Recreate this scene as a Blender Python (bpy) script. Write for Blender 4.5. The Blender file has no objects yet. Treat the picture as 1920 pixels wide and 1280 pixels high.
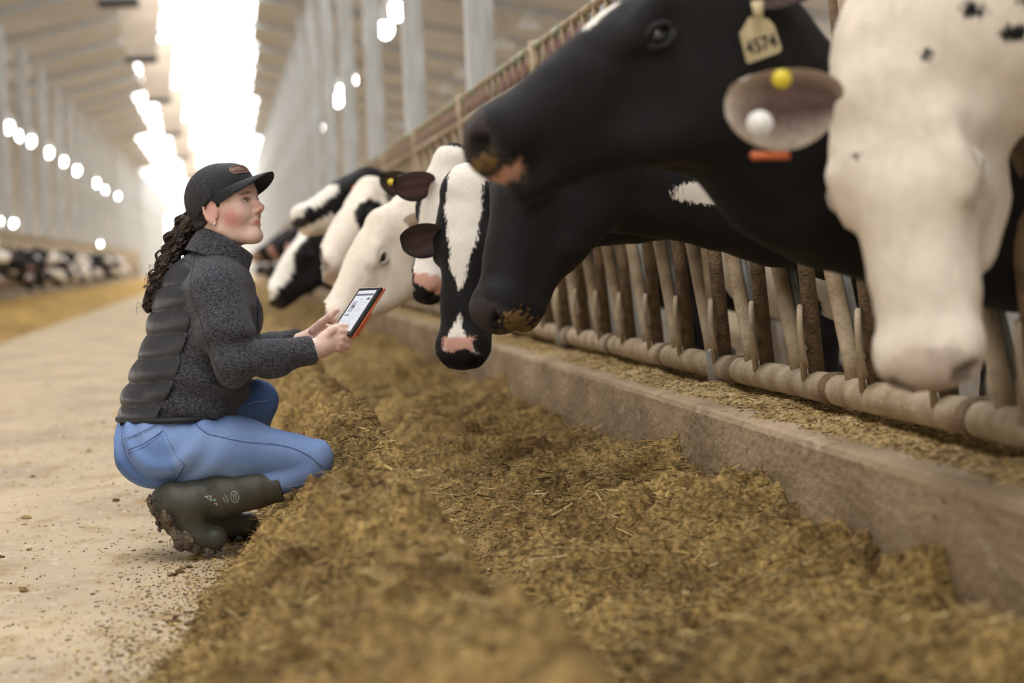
import bpy, math, random
import numpy as np
from mathutils import Vector, Matrix
from mathutils.bvhtree import BVHTree

# ---------------------------------------------------------------- camera, world, light, exposure
SC = bpy.context.scene
COL = SC.collection
FPX = 4533.0            # focal length in pixels of a 1920 px wide frame (85 mm on 36 mm)
VPX, VPY = 423.0, 497.0 # where the aisle vanishes
ROLL = math.radians(2.5)
CAMZ = 0.83
_d = Vector(((VPX-960)/FPX, -(VPY-640)/FPX, -1.0)).normalized()      # world +Y seen by the camera
_u = Vector((-math.sin(ROLL), math.cos(ROLL), 0.0)); _u = (_u - _d*_u.dot(_d)).normalized()
_x = _d.cross(_u)
CAM_R = Matrix((_x, _d, _u))          # rows: world x,y,z axes written in camera space -> world = CAM_R @ cam
CAM_O = Vector((0, 0, CAMZ))
cam = bpy.data.cameras.new('camera'); cam_o = bpy.data.objects.new('camera', cam); COL.objects.link(cam_o)
cam_o.matrix_world = Matrix.Translation(CAM_O) @ CAM_R.to_4x4()
cam.sensor_width = 36.0; cam.lens = 36.0*FPX/1920.0
cam.clip_start = 0.1; cam.clip_end = 600
cam.dof.use_dof = True; cam.dof.focus_distance = 7.0; cam.dof.aperture_fstop = 2.6
SC.camera = cam_o
W = bpy.data.worlds.new('daylight'); SC.world = W; W.use_nodes = True
W.node_tree.nodes['Background'].inputs[0].default_value = (0.86, 0.93, 1.0, 1)
W.node_tree.nodes['Background'].inputs[1].default_value = 3.0
SKY_L = 5.2             # daylight radiance of the translucent ridge panels
CURTAIN_L = 2.4         # backlit side curtains
SC.view_settings.view_transform = 'Standard'; SC.view_settings.look = 'None'
SC.view_settings.gamma = 1.0; SC.view_settings.use_curve_mapping = False
SC.view_settings.exposure = 0.05
SC.cycles.max_bounces = 4; SC.cycles.diffuse_bounces = 3; SC.cycles.glossy_bounces = 2; SC.cycles.transmission_bounces = 1
SC.cycles.caustics_reflective = False; SC.cycles.caustics_refractive = False
SC.cycles.use_adaptive_sampling = True; SC.cycles.adaptive_threshold = 0.04

def P(px, py, depth):
    """World point seen at pixel (px,py) at distance `depth` along the aisle (world Y)."""
    c = Vector(((px-960)/FPX, -(py-640)/FPX, -1.0)); w = CAM_R @ c
    return CAM_O + w*(depth/w.y)
def PA(px, py, depth): return np.array(P(px, py, depth))

# ---------------------------------------------------------------- small helpers
def link(name, me, mat=None, parent=None):
    o = bpy.data.objects.new(name, me); COL.objects.link(o)
    if mat is not None:
        me.materials.clear(); me.materials.append(mat)
    if parent is not None: o.parent = parent
    return o
def tag(o, label, cat, group=None, kind=None):
    o['label'] = label; o['category'] = cat
    if group: o['group'] = group
    if kind: o['kind'] = kind
    return o
def struct(o, label=None):
    o['kind'] = 'structure'
    if label: o['label'] = label
    return o
def empty(name, loc=(0,0,0)):
    o = bpy.data.objects.new(name, None); COL.objects.link(o); o.location = loc
    o.empty_display_size = 0.1
    return o
def mesh(name, V, F, smooth=True, cols=None):
    me = bpy.data.meshes.new(name)
    V = np.asarray(V, np.float32)
    if isinstance(F, np.ndarray) and F.ndim == 2:
        n, k = F.shape
        me.vertices.add(len(V)); me.vertices.foreach_set('co', V.ravel())
        me.loops.add(n*k); me.loops.foreach_set('vertex_index', F.astype(np.int32).ravel())
        me.polygons.add(n); me.polygons.foreach_set('loop_start', np.arange(0, n*k, k, dtype=np.int32))
        try: me.polygons.foreach_set('loop_total', np.full(n, k, np.int32))
        except Exception: pass
        me.update(calc_edges=True)
    else:
        me.from_pydata([tuple(map(float, v)) for v in V], [], [tuple(int(i) for i in f) for f in F]); me.update()
    if smooth: me.polygons.foreach_set('use_smooth', np.ones(len(me.polygons), bool))
    if cols is not None:
        if isinstance(cols, tuple):       # (paint, masks of crisp markings)
            cols, msk = cols
            if msk is None: msk = np.zeros((len(V), 4), np.float32)
            a = me.color_attributes.new('Msk', 'FLOAT_COLOR', 'POINT'); a.data.foreach_set('color', np.asarray(msk, np.float32).ravel())
        a = me.color_attributes.new('Col', 'FLOAT_COLOR', 'POINT')
        c = np.ones((len(V), 4), np.float32); c[:, :3] = cols
        a.data.foreach_set('color', c.ravel())
    return me
def join(parts):
    """parts: list of (V,F) -> one (V,F list)"""
    V = []; F = []; n = 0
    for v, f in parts:
        V.extend([tuple(q) for q in v]); F.extend([tuple(i+n for i in ff) for ff in f]); n += len(v)
    return V, F
def box(x0, x1, y0, y1, z0, z1):
    V = [(x0,y0,z0),(x1,y0,z0),(x1,y1,z0),(x0,y1,z0),(x0,y0,z1),(x1,y0,z1),(x1,y1,z1),(x0,y1,z1)]
    return V, [(3,2,1,0),(4,5,6,7),(0,1,5,4),(1,2,6,5),(2,3,7,6),(3,0,4,7)]
def bevel_box(x0, x1, y0, y1, z0, z1, b):
    import bmesh
    bm = bmesh.new(); v, f = box(x0,x1,y0,y1,z0,z1)
    vs = [bm.verts.new(q) for q in v]
    for ff in f: bm.faces.new([vs[i] for i in ff])
    bmesh.ops.bevel(bm, geom=list(bm.edges), offset=b, segments=2, profile=0.5, affect='EDGES')
    V = [tuple(q.co) for q in bm.verts]; bm.verts.index_update()
    F = [tuple(q.index for q in p.verts) for p in bm.faces]; bm.free()
    return V, F
def tube(pts, rad, n=8, cap=True):
    pts = [np.array(p, float) for p in pts]
    if np.isscalar(rad): rad = [rad]*len(pts)
    V = []; F = []
    t0 = pts[1]-pts[0]; t0 = t0/np.linalg.norm(t0)
    a = np.array([0,0,1.0]) if abs(t0[2]) < 0.9 else np.array([1.0,0,0])
    u = np.cross(t0, a); u /= np.linalg.norm(u)
    for i, p in enumerate(pts):
        t = pts[min(i+1, len(pts)-1)] - pts[max(i-1, 0)]; t = t/(np.linalg.norm(t)+1e-12)
        u = u - t*np.dot(u, t); u /= (np.linalg.norm(u)+1e-12); w = np.cross(t, u)
        for k in range(n):
            an = 2*math.pi*k/n
            V.append(tuple(p + rad[i]*(math.cos(an)*u + math.sin(an)*w)))
    for i in range(len(pts)-1):
        for k in range(n):
            F.append((i*n+k, i*n+(k+1)%n, (i+1)*n+(k+1)%n, (i+1)*n+k))
    if cap:
        F.append(tuple(range(n-1, -1, -1))); F.append(tuple(range((len(pts)-1)*n, len(pts)*n)))
    return V, F
def uvsphere(c, r, n=12, m=8, axes=None):
    r = np.array([r, r, r] if np.isscalar(r) else r, float)
    A = np.eye(3) if axes is None else np.array(axes, float)   # rows are axes
    V = []; F = []
    for i in range(m+1):
        th = math.pi*i/m
        for k in range(n):
            ph = 2*math.pi*k/n
            l = np.array([math.sin(th)*math.cos(ph), math.sin(th)*math.sin(ph), math.cos(th)])*r
            V.append(tuple(np.array(c) + l @ A))
    for i in range(m):
        for k in range(n):
            F.append((i*n+k, (i+1)*n+k, (i+1)*n+(k+1)%n, i*n+(k+1)%n))
    return V, F
def catmull(pts, n):
    p = np.array(pts, float); q = np.vstack([2*p[0]-p[1], p, 2*p[-1]-p[-2]]); out = []
    for i in range(len(p)-1):
        a, b, c, d = q[i:i+4]
        for t in np.linspace(0, 1, n, endpoint=False):
            out.append(0.5*((2*b)+(-a+c)*t+(2*a-5*b+4*c-d)*t*t+(-a+3*b-3*c+d)*t**3))
    out.append(p[-1]); return np.array(out)
def nrm(v): v = np.asarray(v, float); return v/(np.linalg.norm(v)+1e-12)
_rng = np.random.RandomState(7)
_LAT = _rng.rand(256, 256)
def noise2(x, y):
    x = np.asarray(x, float); y = np.asarray(y, float)
    xi = np.floor(x).astype(int); yi = np.floor(y).astype(int); fx = x-xi; fy = y-yi
    fx = fx*fx*(3-2*fx); fy = fy*fy*(3-2*fy)
    a = _LAT[xi % 256, yi % 256]; b = _LAT[(xi+1) % 256, yi % 256]
    c = _LAT[xi % 256, (yi+1) % 256]; d = _LAT[(xi+1) % 256, (yi+1) % 256]
    return (a*(1-fx)+b*fx)*(1-fy)+(c*(1-fx)+d*fx)*fy
def fbm(x, y, o=4):
    s = 0; a = 0.5
    for i in range(o):
        s = s + a*(noise2(x*2**i+17.3*i, y*2**i+9.1*i)-0.5); a *= 0.5
    return s
def srgb(r, g, b):
    f = lambda c: ((c/255.0+0.055)/1.055)**2.4 if c > 10 else c/255.0/12.92
    return (f(r), f(g), f(b))

# ---------------------------------------------------------------- signed distance fields -> meshes
class Field:
    def __init__(s, lo, hi, h):
        s.h = h; s.lo = np.array(lo, float)
        s.n = np.ceil((np.array(hi)-s.lo)/h).astype(int)+1
        s.d = np.full(tuple(s.n), 9.0, np.float32)
    def win(s, lo, hi, m):
        i0 = np.clip(np.floor((np.array(lo)-m-s.lo)/s.h).astype(int), 0, s.n)
        i1 = np.clip(np.ceil((np.array(hi)+m-s.lo)/s.h).astype(int)+1, 0, s.n)
        if np.any(i1 <= i0): return None, None
        ax = [s.lo[k]+s.h*np.arange(i0[k], i1[k]) for k in range(3)]
        X = np.stack(np.meshgrid(*ax, indexing='ij'), -1).astype(np.float32)
        return tuple(slice(i0[k], i1[k]) for k in range(3)), X
    def put(s, prim, k=0.02, mode='add'):
        lo, hi, fn = prim
        sl, X = s.win(lo, hi, k+2.5*s.h)
        if sl is None: return
        b = fn(X); a = s.d[sl]
        if mode == 'add':
            h = np.clip(0.5+0.5*(a-b)/k, 0, 1); s.d[sl] = a*(1-h)+b*h-k*h*(1-h)
        else:
            b = -b; h = np.clip(0.5-0.5*(a-b)/k, 0, 1); s.d[sl] = a*(1-h)+b*h+k*h*(1-h)
    def cut(s, prim, k=0.01): s.put(prim, k, 'sub')
    def keep(s, fn):          # intersect everywhere with a field
        sl, X = s.win(s.lo, s.lo+s.h*(s.n-1), 0)
        s.d[sl] = np.maximum(s.d[sl], fn(X))
    def displace(s, fn, band=0.05):
        idx = np.argwhere(np.abs(s.d) < band)
        X = s.lo+idx*s.h
        s.d[tuple(idx.T)] -= fn(X).astype(np.float32)
    def mesh(s):
        d = s.d; ins = d < 0
        n0, n1, n2 = d.shape
        c = np.zeros((n0-1, n1-1, n2-1), np.int8)
        for dx in (0, 1):
            for dy in (0, 1):
                for dz in (0, 1): c += ins[dx:n0-1+dx, dy:n1-1+dy, dz:n2-1+dz]
        cells = np.argwhere((c > 0) & (c < 8))
        vid = np.full(c.shape, -1, np.int32); vid[tuple(cells.T)] = np.arange(len(cells))
        acc = np.zeros((len(cells), 3)); cnt = np.zeros(len(cells))
        cor = [(0,0,0),(1,0,0),(0,1,0),(1,1,0),(0,0,1),(1,0,1),(0,1,1),(1,1,1)]
        dv = [d[tuple((cells+o).T)] for o in cor]
        for i in range(8):
            for j in range(i+1, 8):
                df = [cor[j][k]-cor[i][k] for k in range(3)]
                if sum(abs(q) for q in df) != 1: continue
                m = (dv[i] < 0) != (dv[j] < 0)
                t = dv[i][m]/(dv[i][m]-dv[j][m])
                acc[m] += np.array(cor[i])+t[:, None]*np.array(df); cnt[m] += 1
        V = s.lo+(cells+acc/cnt[:, None])*s.h
        Q = []
        for ax in range(3):
            o = [0, 0, 0]; o[ax] = 1
            sl0 = [slice(1, -1)]*3; sl1 = [slice(1, -1)]*3
            sl0[ax] = slice(0, -1); sl1[ax] = slice(1, None)
            a = ins[tuple(sl0)]; b = ins[tuple(sl1)]
            e = np.argwhere(a != b)
            if len(e) == 0: continue
            fl = a[tuple(e.T)]
            base = e+1; base[:, ax] -= 1
            u, v = (ax+1) % 3, (ax+2) % 3
            def cid(du, dvv):
                q = base.copy(); q[:, u] -= du; q[:, v] -= dvv
                return vid[tuple(q.T)]
            q = np.stack([cid(1,1), cid(0,1), cid(0,0), cid(1,0)], 1)
            q[~fl] = q[~fl][:, ::-1]
            Q.append(q)
        Q = np.concatenate(Q); Q = Q[(Q >= 0).all(1)]
        return V, Q
def rc(a, b, r1, r2=None):
    a = np.asarray(a, np.float32); b = np.asarray(b, np.float32); r2 = r1 if r2 is None else r2
    R = max(r1, r2); lo = np.minimum(a, b)-R; hi = np.maximum(a, b)+R; ba = b-a; L = float(ba@ba)+1e-9
    def fn(X):
        t = np.clip(((X-a)@ba)/L, 0, 1)
        return np.linalg.norm(X-a-t[..., None]*ba, axis=-1)-(r1+(r2-r1)*t)
    return lo, hi, fn
def flat(a, b, r1, r2, axis, s):
    """round cone widened by s along `axis`"""
    a = np.asarray(a, np.float32); b = np.asarray(b, np.float32); w = nrm(axis).astype(np.float32)
    R = max(r1, r2)*max(1, s); lo = np.minimum(a, b)-R; hi = np.maximum(a, b)+R
    sq = lambda q: q-(1-1/s)*(q@w)[..., None]*w
    a2 = sq(a[None])[0]; b2 = sq(b[None])[0]; ba = b2-a2; L = float(ba@ba)+1e-9
    def fn(X):
        Y = sq(X); t = np.clip(((Y-a2)@ba)/L, 0, 1)
        return (np.linalg.norm(Y-a2-t[..., None]*ba, axis=-1)-(r1+(r2-r1)*t))*min(1.0, 0.5+0.5*s)
    return lo, hi, fn
def ell(c, r, axes=None):
    c = np.asarray(c, np.float32); r = np.asarray(r, np.float32)
    A = (np.eye(3) if axes is None else np.array([nrm(q) for q in axes])).astype(np.float32)
    R = float(r.max()); lo = c-R; hi = c+R
    def fn(X):
        q = (X-c)@A.T; k0 = np.linalg.norm(q/r, axis=-1); k1 = np.linalg.norm(q/(r*r), axis=-1)+1e-9
        return k0*(k0-1)/k1
    return lo, hi, fn

def bvh_of(V, F): return BVHTree.FromPolygons([tuple(map(float, q)) for q in V], [tuple(int(i) for i in f) for f in F])
def on_surf(bvh, px, py, lift=0.0):
    d = (P(px, py, 7.0)-CAM_O).normalized(); loc, n, _, _ = bvh.ray_cast(CAM_O, d, 30)
    if loc is None: return None, None
    if n.dot(d) > 0: n = -n
    return np.array(loc+n*lift), np.array(n)
# ---------------------------------------------------------------- materials
def new_mat(name):
    m = bpy.data.materials.new(name); m.use_nodes = True
    nt = m.node_tree; b = nt.nodes['Principled BSDF']
    return m, nt, b
def mat(name, col, rough=0.6, metal=0.0, var=None, scale=20.0, bump=0.0, bscale=None, sheen=0.0, spec=0.5, stretch=None, detail=4.0, speck=None):
    """one colour, optionally mottled to `var` by noise, with fine relief"""
    m, nt, b = new_mat(name); N = nt.nodes; L = nt.links
    b.inputs['Base Color'].default_value = (*col, 1); b.inputs['Roughness'].default_value = rough
    b.inputs['Metallic'].default_value = metal; b.inputs['Specular IOR Level'].default_value = spec
    if sheen: b.inputs['Sheen Weight'].default_value = sheen
    tc = N.new('ShaderNodeTexCoord'); mp = N.new('ShaderNodeMapping'); L.new(tc.outputs['Object'], mp.inputs[0])
    if stretch: mp.inputs['Scale'].default_value = stretch
    if var is not None:
        n = N.new('ShaderNodeTexNoise'); n.inputs['Scale'].default_value = scale; n.inputs['Detail'].default_value = detail
        L.new(mp.outputs[0], n.inputs['Vector'])
        r = N.new('ShaderNodeValToRGB'); r.color_ramp.elements[0].position = 0.35; r.color_ramp.elements[1].position = 0.65
        r.color_ramp.elements[0].color = (*col, 1); r.color_ramp.elements[1].color = (*var, 1)
        L.new(n.outputs[0], r.inputs[0]); L.new(r.outputs[0], b.inputs['Base Color'])
        if speck:      # small stains of another colour
            src = r.outputs[0]
            for scol, ssc, lo, hi in speck:
                n3 = N.new('ShaderNodeTexNoise'); n3.inputs['Scale'].default_value = ssc; n3.inputs['Detail'].default_value = 4; n3.inputs['Roughness'].default_value = .65
                L.new(mp.outputs[0], n3.inputs['Vector'])
                mr = N.new('ShaderNodeMapRange'); mr.inputs[1].default_value = lo; mr.inputs[2].default_value = hi; L.new(n3.outputs[0], mr.inputs[0])
                mx = N.new('ShaderNodeMix'); mx.data_type = 'RGBA'; L.new(mr.outputs[0], mx.inputs[0]); L.new(src, mx.inputs[6]); mx.inputs[7].default_value = (*scol, 1); src = mx.outputs[2]
            L.new(src, b.inputs['Base Color'])
    if bump:
        n2 = N.new('ShaderNodeTexNoise'); n2.inputs['Scale'].default_value = bscale or scale*3; n2.inputs['Detail'].default_value = 2
        L.new(mp.outputs[0], n2.inputs['Vector'])
        bp = N.new('ShaderNodeBump'); bp.inputs['Strength'].default_value = bump; bp.inputs['Distance'].default_value = 0.01
        L.new(n2.outputs[0], bp.inputs['Height']); L.new(bp.outputs[0], b.inputs['Normal'])
    return m
def emit(name, col, strength, base=None):
    m, nt, b = new_mat(name)
    b.inputs['Base Color'].default_value = (*(col if base is None else base), 1)
    b.inputs['Emission Color'].default_value = (*col, 1); b.inputs['Emission Strength'].default_value = strength
    return m
def vcol_mat(name, rough=0.7, var=0.25, scale=60.0, bump=0.3, bscale=200.0, sheen=0.0, spec=0.3, stretch=None, dist=0.004, sheen_r=0.5):
    """colour from the mesh's own paint layer, mottled a little, with fine relief"""
    m, nt, b = new_mat(name); N = nt.nodes; L = nt.links
    b.inputs['Roughness'].default_value = rough; b.inputs['Specular IOR Level'].default_value = spec
    if sheen:
        b.inputs['Sheen Weight'].default_value = sheen; b.inputs['Sheen Roughness'].default_value = sheen_r
    at = N.new('ShaderNodeVertexColor'); at.layer_name = 'Col'
    tc = N.new('ShaderNodeTexCoord'); mp = N.new('ShaderNodeMapping'); L.new(tc.outputs['Object'], mp.inputs[0])
    if stretch: mp.inputs['Scale'].default_value = stretch
    n = N.new('ShaderNodeTexNoise'); n.inputs['Scale'].default_value = scale; n.inputs['Detail'].default_value = 3
    L.new(mp.outputs[0], n.inputs['Vector'])
    mr = N.new('ShaderNodeMapRange'); mr.inputs[1].default_value = 0.3; mr.inputs[2].default_value = 0.7
    mr.inputs[3].default_value = 1-var; mr.inputs[4].default_value = 1+var
    L.new(n.outputs[0], mr.inputs[0])
    mx = N.new('ShaderNodeVectorMath'); mx.operation = 'SCALE'
    L.new(at.outputs[0], mx.inputs[0]); L.new(mr.outputs[0], mx.inputs['Scale']); L.new(mx.outputs[0], b.inputs['Base Color'])
    if bump:
        n2 = N.new('ShaderNodeTexNoise'); n2.inputs['Scale'].default_value = bscale; n2.inputs['Detail'].default_value = 2
        L.new(mp.outputs[0], n2.inputs['Vector'])
        bp = N.new('ShaderNodeBump'); bp.inputs['Strength'].default_value = bump; bp.inputs['Distance'].default_value = dist
        L.new(n2.outputs[0], bp.inputs['Height']); L.new(bp.outputs[0], b.inputs['Normal'])
    return m
ORD = ['first','second','third','fourth','fifth','sixth','seventh','eighth','ninth','tenth','eleventh','twelfth','thirteenth','fourteenth','fifteenth','sixteenth','seventeenth','eighteenth','nineteenth','twentieth']
def ordinal(i):
    if i < 20: return ORD[i]
    t = ['twenty','thirty','forty','fifty','sixty','seventy','eighty'][(i+1)//10-2]; r = (i+1) % 10
    return t+'-'+ORD[r-1] if r else {'twenty':'twentieth','thirty':'thirtieth','forty':'fortieth','fifty':'fiftieth','sixty':'sixtieth','seventy':'seventieth'}[t]
# ---------------------------------------------------------------- the barn
Y0, Y1 = -22.0, 205.0
XL, XR, XC = -17.4, 14.6, -1.4
RIDGE, EAVE = 7.3, 4.1
def roofz(x): return RIDGE-(RIDGE-EAVE)*abs(x-XC)/(XR-XC)
M_floor = mat('dusty_concrete', srgb(196,177,148), 0.95, var=srgb(170,154,132), scale=1.6, bump=0.25, bscale=60, stretch=(1,0.5,1), detail=4, spec=0.1, speck=((srgb(158,132,92), 7, .52, .74), (srgb(128,104,72), 46, .60, .72), (srgb(206,190,166), 18, .56, .75)))
M_roof = mat('white_roof_sheet', srgb(206,200,192), 0.6, var=srgb(190,184,176), scale=0.6, bump=0.1)
M_wall = mat('pale_wall_panel', srgb(205,200,190), 0.7, var=srgb(190,184,174), scale=1.0)
M_sky = emit('backlit_ridge_panel', (0.97, 0.985, 1.0), SKY_L)
M_curt = emit('backlit_side_curtain', (1.0, 0.97, 0.93), CURTAIN_L)
M_day = emit('daylit_opening', (0.95, 0.98, 1.0), 6.0)
M_galv = mat('galvanized_steel', srgb(196,197,196), 0.55, 0.15, var=srgb(168,166,160), scale=14, bump=0.1)
M_duct = mat('beige_duct', srgb(176,160,142), 0.7, var=srgb(160,146,130), scale=3)
M_dark = mat('black_plastic', (0.012,0.012,0.013), 0.5)
M_lamp = emit('lamp_glow', (1.0, 0.99, 0.96), 26.0)
M_lampsh = mat('white_enamel', srgb(225,225,222), 0.4)

def plane(name, pts, m, parent=None, thick=None):
    return link(name, mesh(name, pts, [tuple(range(len(pts)))], smooth=False), m, parent)
fl = link('floor', mesh('floor', *box(XL, XR, Y0, Y1, -0.2, 0.0), smooth=False), M_floor); struct(fl, 'dusty beige concrete floor of the feed aisle')
# roof: two slopes of sheeting left and right of the backlit ridge panels
ceil = empty('ceiling', (XC, 60, RIDGE)); struct(ceil, 'white sheeted barn ceiling with a bright ridge')
def slab(name, x0, x1, y0, y1, m, parent, t=0.08):
    a, b = roofz(x0), roofz(x1)
    V = [(x0,y0,a),(x1,y0,b),(x1,y1,b),(x0,y1,a),(x0,y0,a+t),(x1,y0,b+t),(x1,y1,b+t),(x0,y1,a+t)]
    F = [(3,2,1,0),(4,5,6,7),(0,1,5,4),(1,2,6,5),(2,3,7,6),(3,0,4,7)]
    o = link(name, mesh(name, V, F, smooth=False), m); 
    if parent: o.parent = parent; o.matrix_parent_inverse = Matrix.Translation(parent.location).inverted()
    return o
YS = 110.0
for (y0, y1, a, b) in ((Y0, 66, -2.1, 0.95), (66, 85, -2.5, 1.1), (85, 110, -3.0, 1.4), (110, 145, -3.8, 1.9), (145, Y1, -4.8, 2.2)):
    slab('roof_sheet', XL, a, y0, y1, M_roof, ceil); slab('roof_sheet', b, XR, y0, y1, M_roof, ceil)
    slab('ridge_panel', a, XC, y0, y1, M_sky, ceil); slab('ridge_panel', XC, b, y0, y1, M_sky, ceil)
COLZ = [5.5+6.1*k for k in range(-4, 33)]
def rafter(s):
    x0, x1 = (XC, XR) if s > 0 else (XL, XC)
    V = []
    for x in (x0, x1):
        for dy in (-0.09, 0.09):
            for dz in (-0.16, -0.005): V.append((x-XC, dy, roofz(x)-RIDGE+dz))
    return V, [(0,1,3,2),(4,6,7,5),(0,4,5,1),(2,3,7,6),(0,2,6,4),(1,5,7,3)]
rm = {s: mesh('rafter', *rafter(s), smooth=False) for s in (-1, 1)}
for me in rm.values(): me.materials.append(M_galv)
for z in COLZ:
    for s in (-1, 1):
        o = bpy.data.objects.new('rafter', rm[s]); COL.objects.link(o); o.parent = ceil; o.location = (0, z-60, 0)
# side walls with curtain bands
for nm, x, sgn, n in (('wall_left', XL, -1, 1), ('wall_right', XR, 1, 2)):
    w = link(nm, mesh(nm, *join([box(min(x,x+sgn*.2), max(x,x+sgn*.2), Y0, Y1, 0, 1.0), box(min(x,x+sgn*.2), max(x,x+sgn*.2), Y0, Y1, 3.5, EAVE+.1)]), smooth=False), M_wall); struct(w)
    c = link('window_%d' % n, mesh('curtain', *box(min(x,x+sgn*.1), max(x,x+sgn*.1), Y0, Y1, 1.0, 3.5), smooth=False), M_curt); struct(c, 'long translucent side curtain glowing with daylight')
def gable(y, holes):
    parts = []
    xs = sorted({XL, XC, XR} | {q for h in holes for q in h[:2]})
    for a, b in zip(xs[:-1], xs[1:]):
        mid = (a+b)/2; z0 = 0.0
        for h in holes:
            if h[0] <= mid <= h[1]:
                if h[2] > 0.01: parts.append(box(a, b, y-.1, y+.1, 0, h[2]))
                z0 = h[3]
        V = [(a,y-.1,z0),(b,y-.1,z0),(b,y+.1,z0),(a,y+.1,z0),(a,y-.1,roofz(a)),(b,y-.1,roofz(b)),(b,y+.1,roofz(b)),(a,y+.1,roofz(a))]
        parts.append((V, box(0,1,0,1,0,1)[1]))
    return join(parts)
w = link('wall_back', mesh('wall_back', *gable(Y1, [(-5.3,-2.9,1.0,5.2)]), smooth=False), M_wall); struct(w)
d = link('window_3', mesh('window_3', *box(-5.3,-2.9,Y1+.02,Y1+.08,1.0,5.2), smooth=False), M_day); struct(d, 'bright daylit opening in the far end wall')
w = link('wall_front', mesh('wall_front', *gable(Y0, [(-5.4, 2.6, 0.0, 5.0)]), smooth=False), M_wall); struct(w)

# columns along both feed fences
colm = mesh('column', *bevel_box(-.1,.1,-.1,.1,0,1,.012), smooth=False); colm.materials.append(M_galv)
basem = mesh('base_plate', *bevel_box(-.17,.17,-.17,.17,0,.03,.006), smooth=False); basem.materials.append(M_galv)
for side, x, y_from, y_seen in (('right', 1.92, -10, 11), ('left', -4.75, 5, 52)):
    k = 0
    for z in COLZ:
        if z < y_from: continue
        e = empty('steel_column', (x, z, 0))
        if z < y_seen: tag(e, f'galvanized steel column of the {side} row just outside the picture', 'column', f'near steel columns of the {side} row')
        else: tag(e, f'galvanized steel column in the {side} row, {ordinal(k)} counted from the camera', 'column', f'steel columns of the {side} row'); k += 1
        s = bpy.data.objects.new('shaft', colm); COL.objects.link(s); s.parent = e; s.scale = (1, 1, roofz(x)-0.3)
        b = bpy.data.objects.new('base_plate', basem); COL.objects.link(b); b.parent = e

# lamps
lampm = mesh('bulb', *uvsphere((0,0,0), (.13,.13,.17), 8, 5)); lampm.materials.append(M_lamp)
shm = mesh('lamp_shade', *tube([(0,0,.42),(0,0,.34),(0,0,.28),(0,0,.16),(0,0,.10)], [.03,.05,.10,.2,.22], 14, True)); shm.materials.append(M_lampsh)
rodm = mesh('hanger', *tube([(0,0,.40),(0,0,1.0)], .012, 6)); rodm.materials.append(M_galv)
def lamp(x, y, z, label, group, lit=True):
    e = empty('barn_lamp', (x, y, z)); tag(e, label, 'lamp', group)
    for nm, me in (('bulb', lampm), ('lamp_shade', shm), ('hanger', rodm)):
        if nm == 'bulb' and not lit: continue
        o = bpy.data.objects.new(nm, me); COL.objects.link(o); o.parent = e
        if nm == 'hanger': o.scale = (1, 1, 1); o.location.z = 0; o.scale.z = 1
        if nm == 'hanger':
            top = roofz(x)-z; o.scale.z = max(0.05, (top-.40)/.6); o.location.z = .40*(1-o.scale.z)
for i, z in enumerate((39.3,42.4,45.7,54.3,57.4,60.6,73,86,99.6,129)):
    lamp(2.95, z, 4.85, f'lit round lamp in the ceiling row right of the ridge, {ordinal(i)} from the camera', 'lit lamps of the right row')
for i, z in enumerate((62, 67.5,72,75,82.5,89.7,98,113,123,134,147)):
    lamp(-5.75, z, 4.85, f'lit round lamp in the ceiling row left of the ridge, {ordinal(i)} from the camera', 'lit lamps of the left row')
for i, (px, py, z) in enumerate(((4,414,120),(25,418,124),(188,457,190),(206,457,194))):
    q = P(px, py, z); lamp(q.x, z, q.z, ['lit lamp low at the left picture edge above the far cows','lit lamp low beside the one at the left picture edge','lit lamp low down the aisle, left of a close pair','lit lamp low down the aisle, right of a close pair'][i], 'low lamps over the left stalls')
for i, (px, py) in enumerate(((992,62),(945,98),(905,128),(870,153),(838,180),(752,245),(722,262))):
    z = 4533*5.8/(px-423); q = P(px, py, z)
    lamp(q.x, z, q.z, f'unlit white lamp above the right stalls, {ordinal(i)} from the camera', 'unlit lamps above the right stalls', lit=False)
# ridge ducts hanging along the ridge line
dv = [(-.55,-.55),(.55,-.55),(.55,.55),(-.55,.55)]
dm = mesh('duct_body', [(x,y,0) for x,y in dv]+[(x*.8,y*.8,-.9) for x,y in dv]+[(x*.62,y*.62,-1.6) for x,y in dv],
          [(0,1,5,4),(1,2,6,5),(2,3,7,6),(3,0,4,7),(4,5,9,8),(5,6,10,9),(6,7,11,10),(7,4,8,11),(3,2,1,0)], smooth=False); dm.materials.append(M_duct)
rim = mesh('duct_opening', *bevel_box(-.36,.36,-.36,.36,-1.72,-1.6,.02), smooth=False); rim.materials.append(M_dark)
for i, z in enumerate((44, 56, 70, 88, 108, 132, 160)):
    e = empty('ridge_duct', (-1.7, z, RIDGE-.05)); tag(e, f'beige exhaust duct hanging from the ridge, {ordinal(i)} from the camera', 'duct', 'exhaust ducts along the ridge')
    for nm, me in (('duct_body', dm), ('duct_opening', rim)):
        o = bpy.data.objects.new(nm, me); COL.objects.link(o); o.parent = e

# ---------------------------------------------------------------- curbs
M_curb = mat('stained_concrete', srgb(178,156,128), 0.9, var=srgb(138,118,94), scale=4.5, bump=0.6, bscale=38, stretch=(1,.5,1.1), detail=5, spec=0.15, speck=((srgb(112,94,72), 26, .58, .72), (srgb(190,172,146), 9, .55, .75)))
CURB_X0, CURB_X1, CURB_H = 1.35, 1.80, 0.365
c = link('feed_curb', mesh('feed_curb', *bevel_box(CURB_X0, CURB_X1, -6, 120, 0, CURB_H, .02), smooth=False), M_curb)
tag(c, 'long stained concrete curb under the right feed fence', 'curb')
c = link('feed_curb', mesh('feed_curb', *bevel_box(-4.6, -4.15, 2, 150, 0, CURB_H, .02), smooth=False), M_curb)
tag(c, 'concrete curb under the far left feed fence behind the feed', 'curb')

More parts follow.
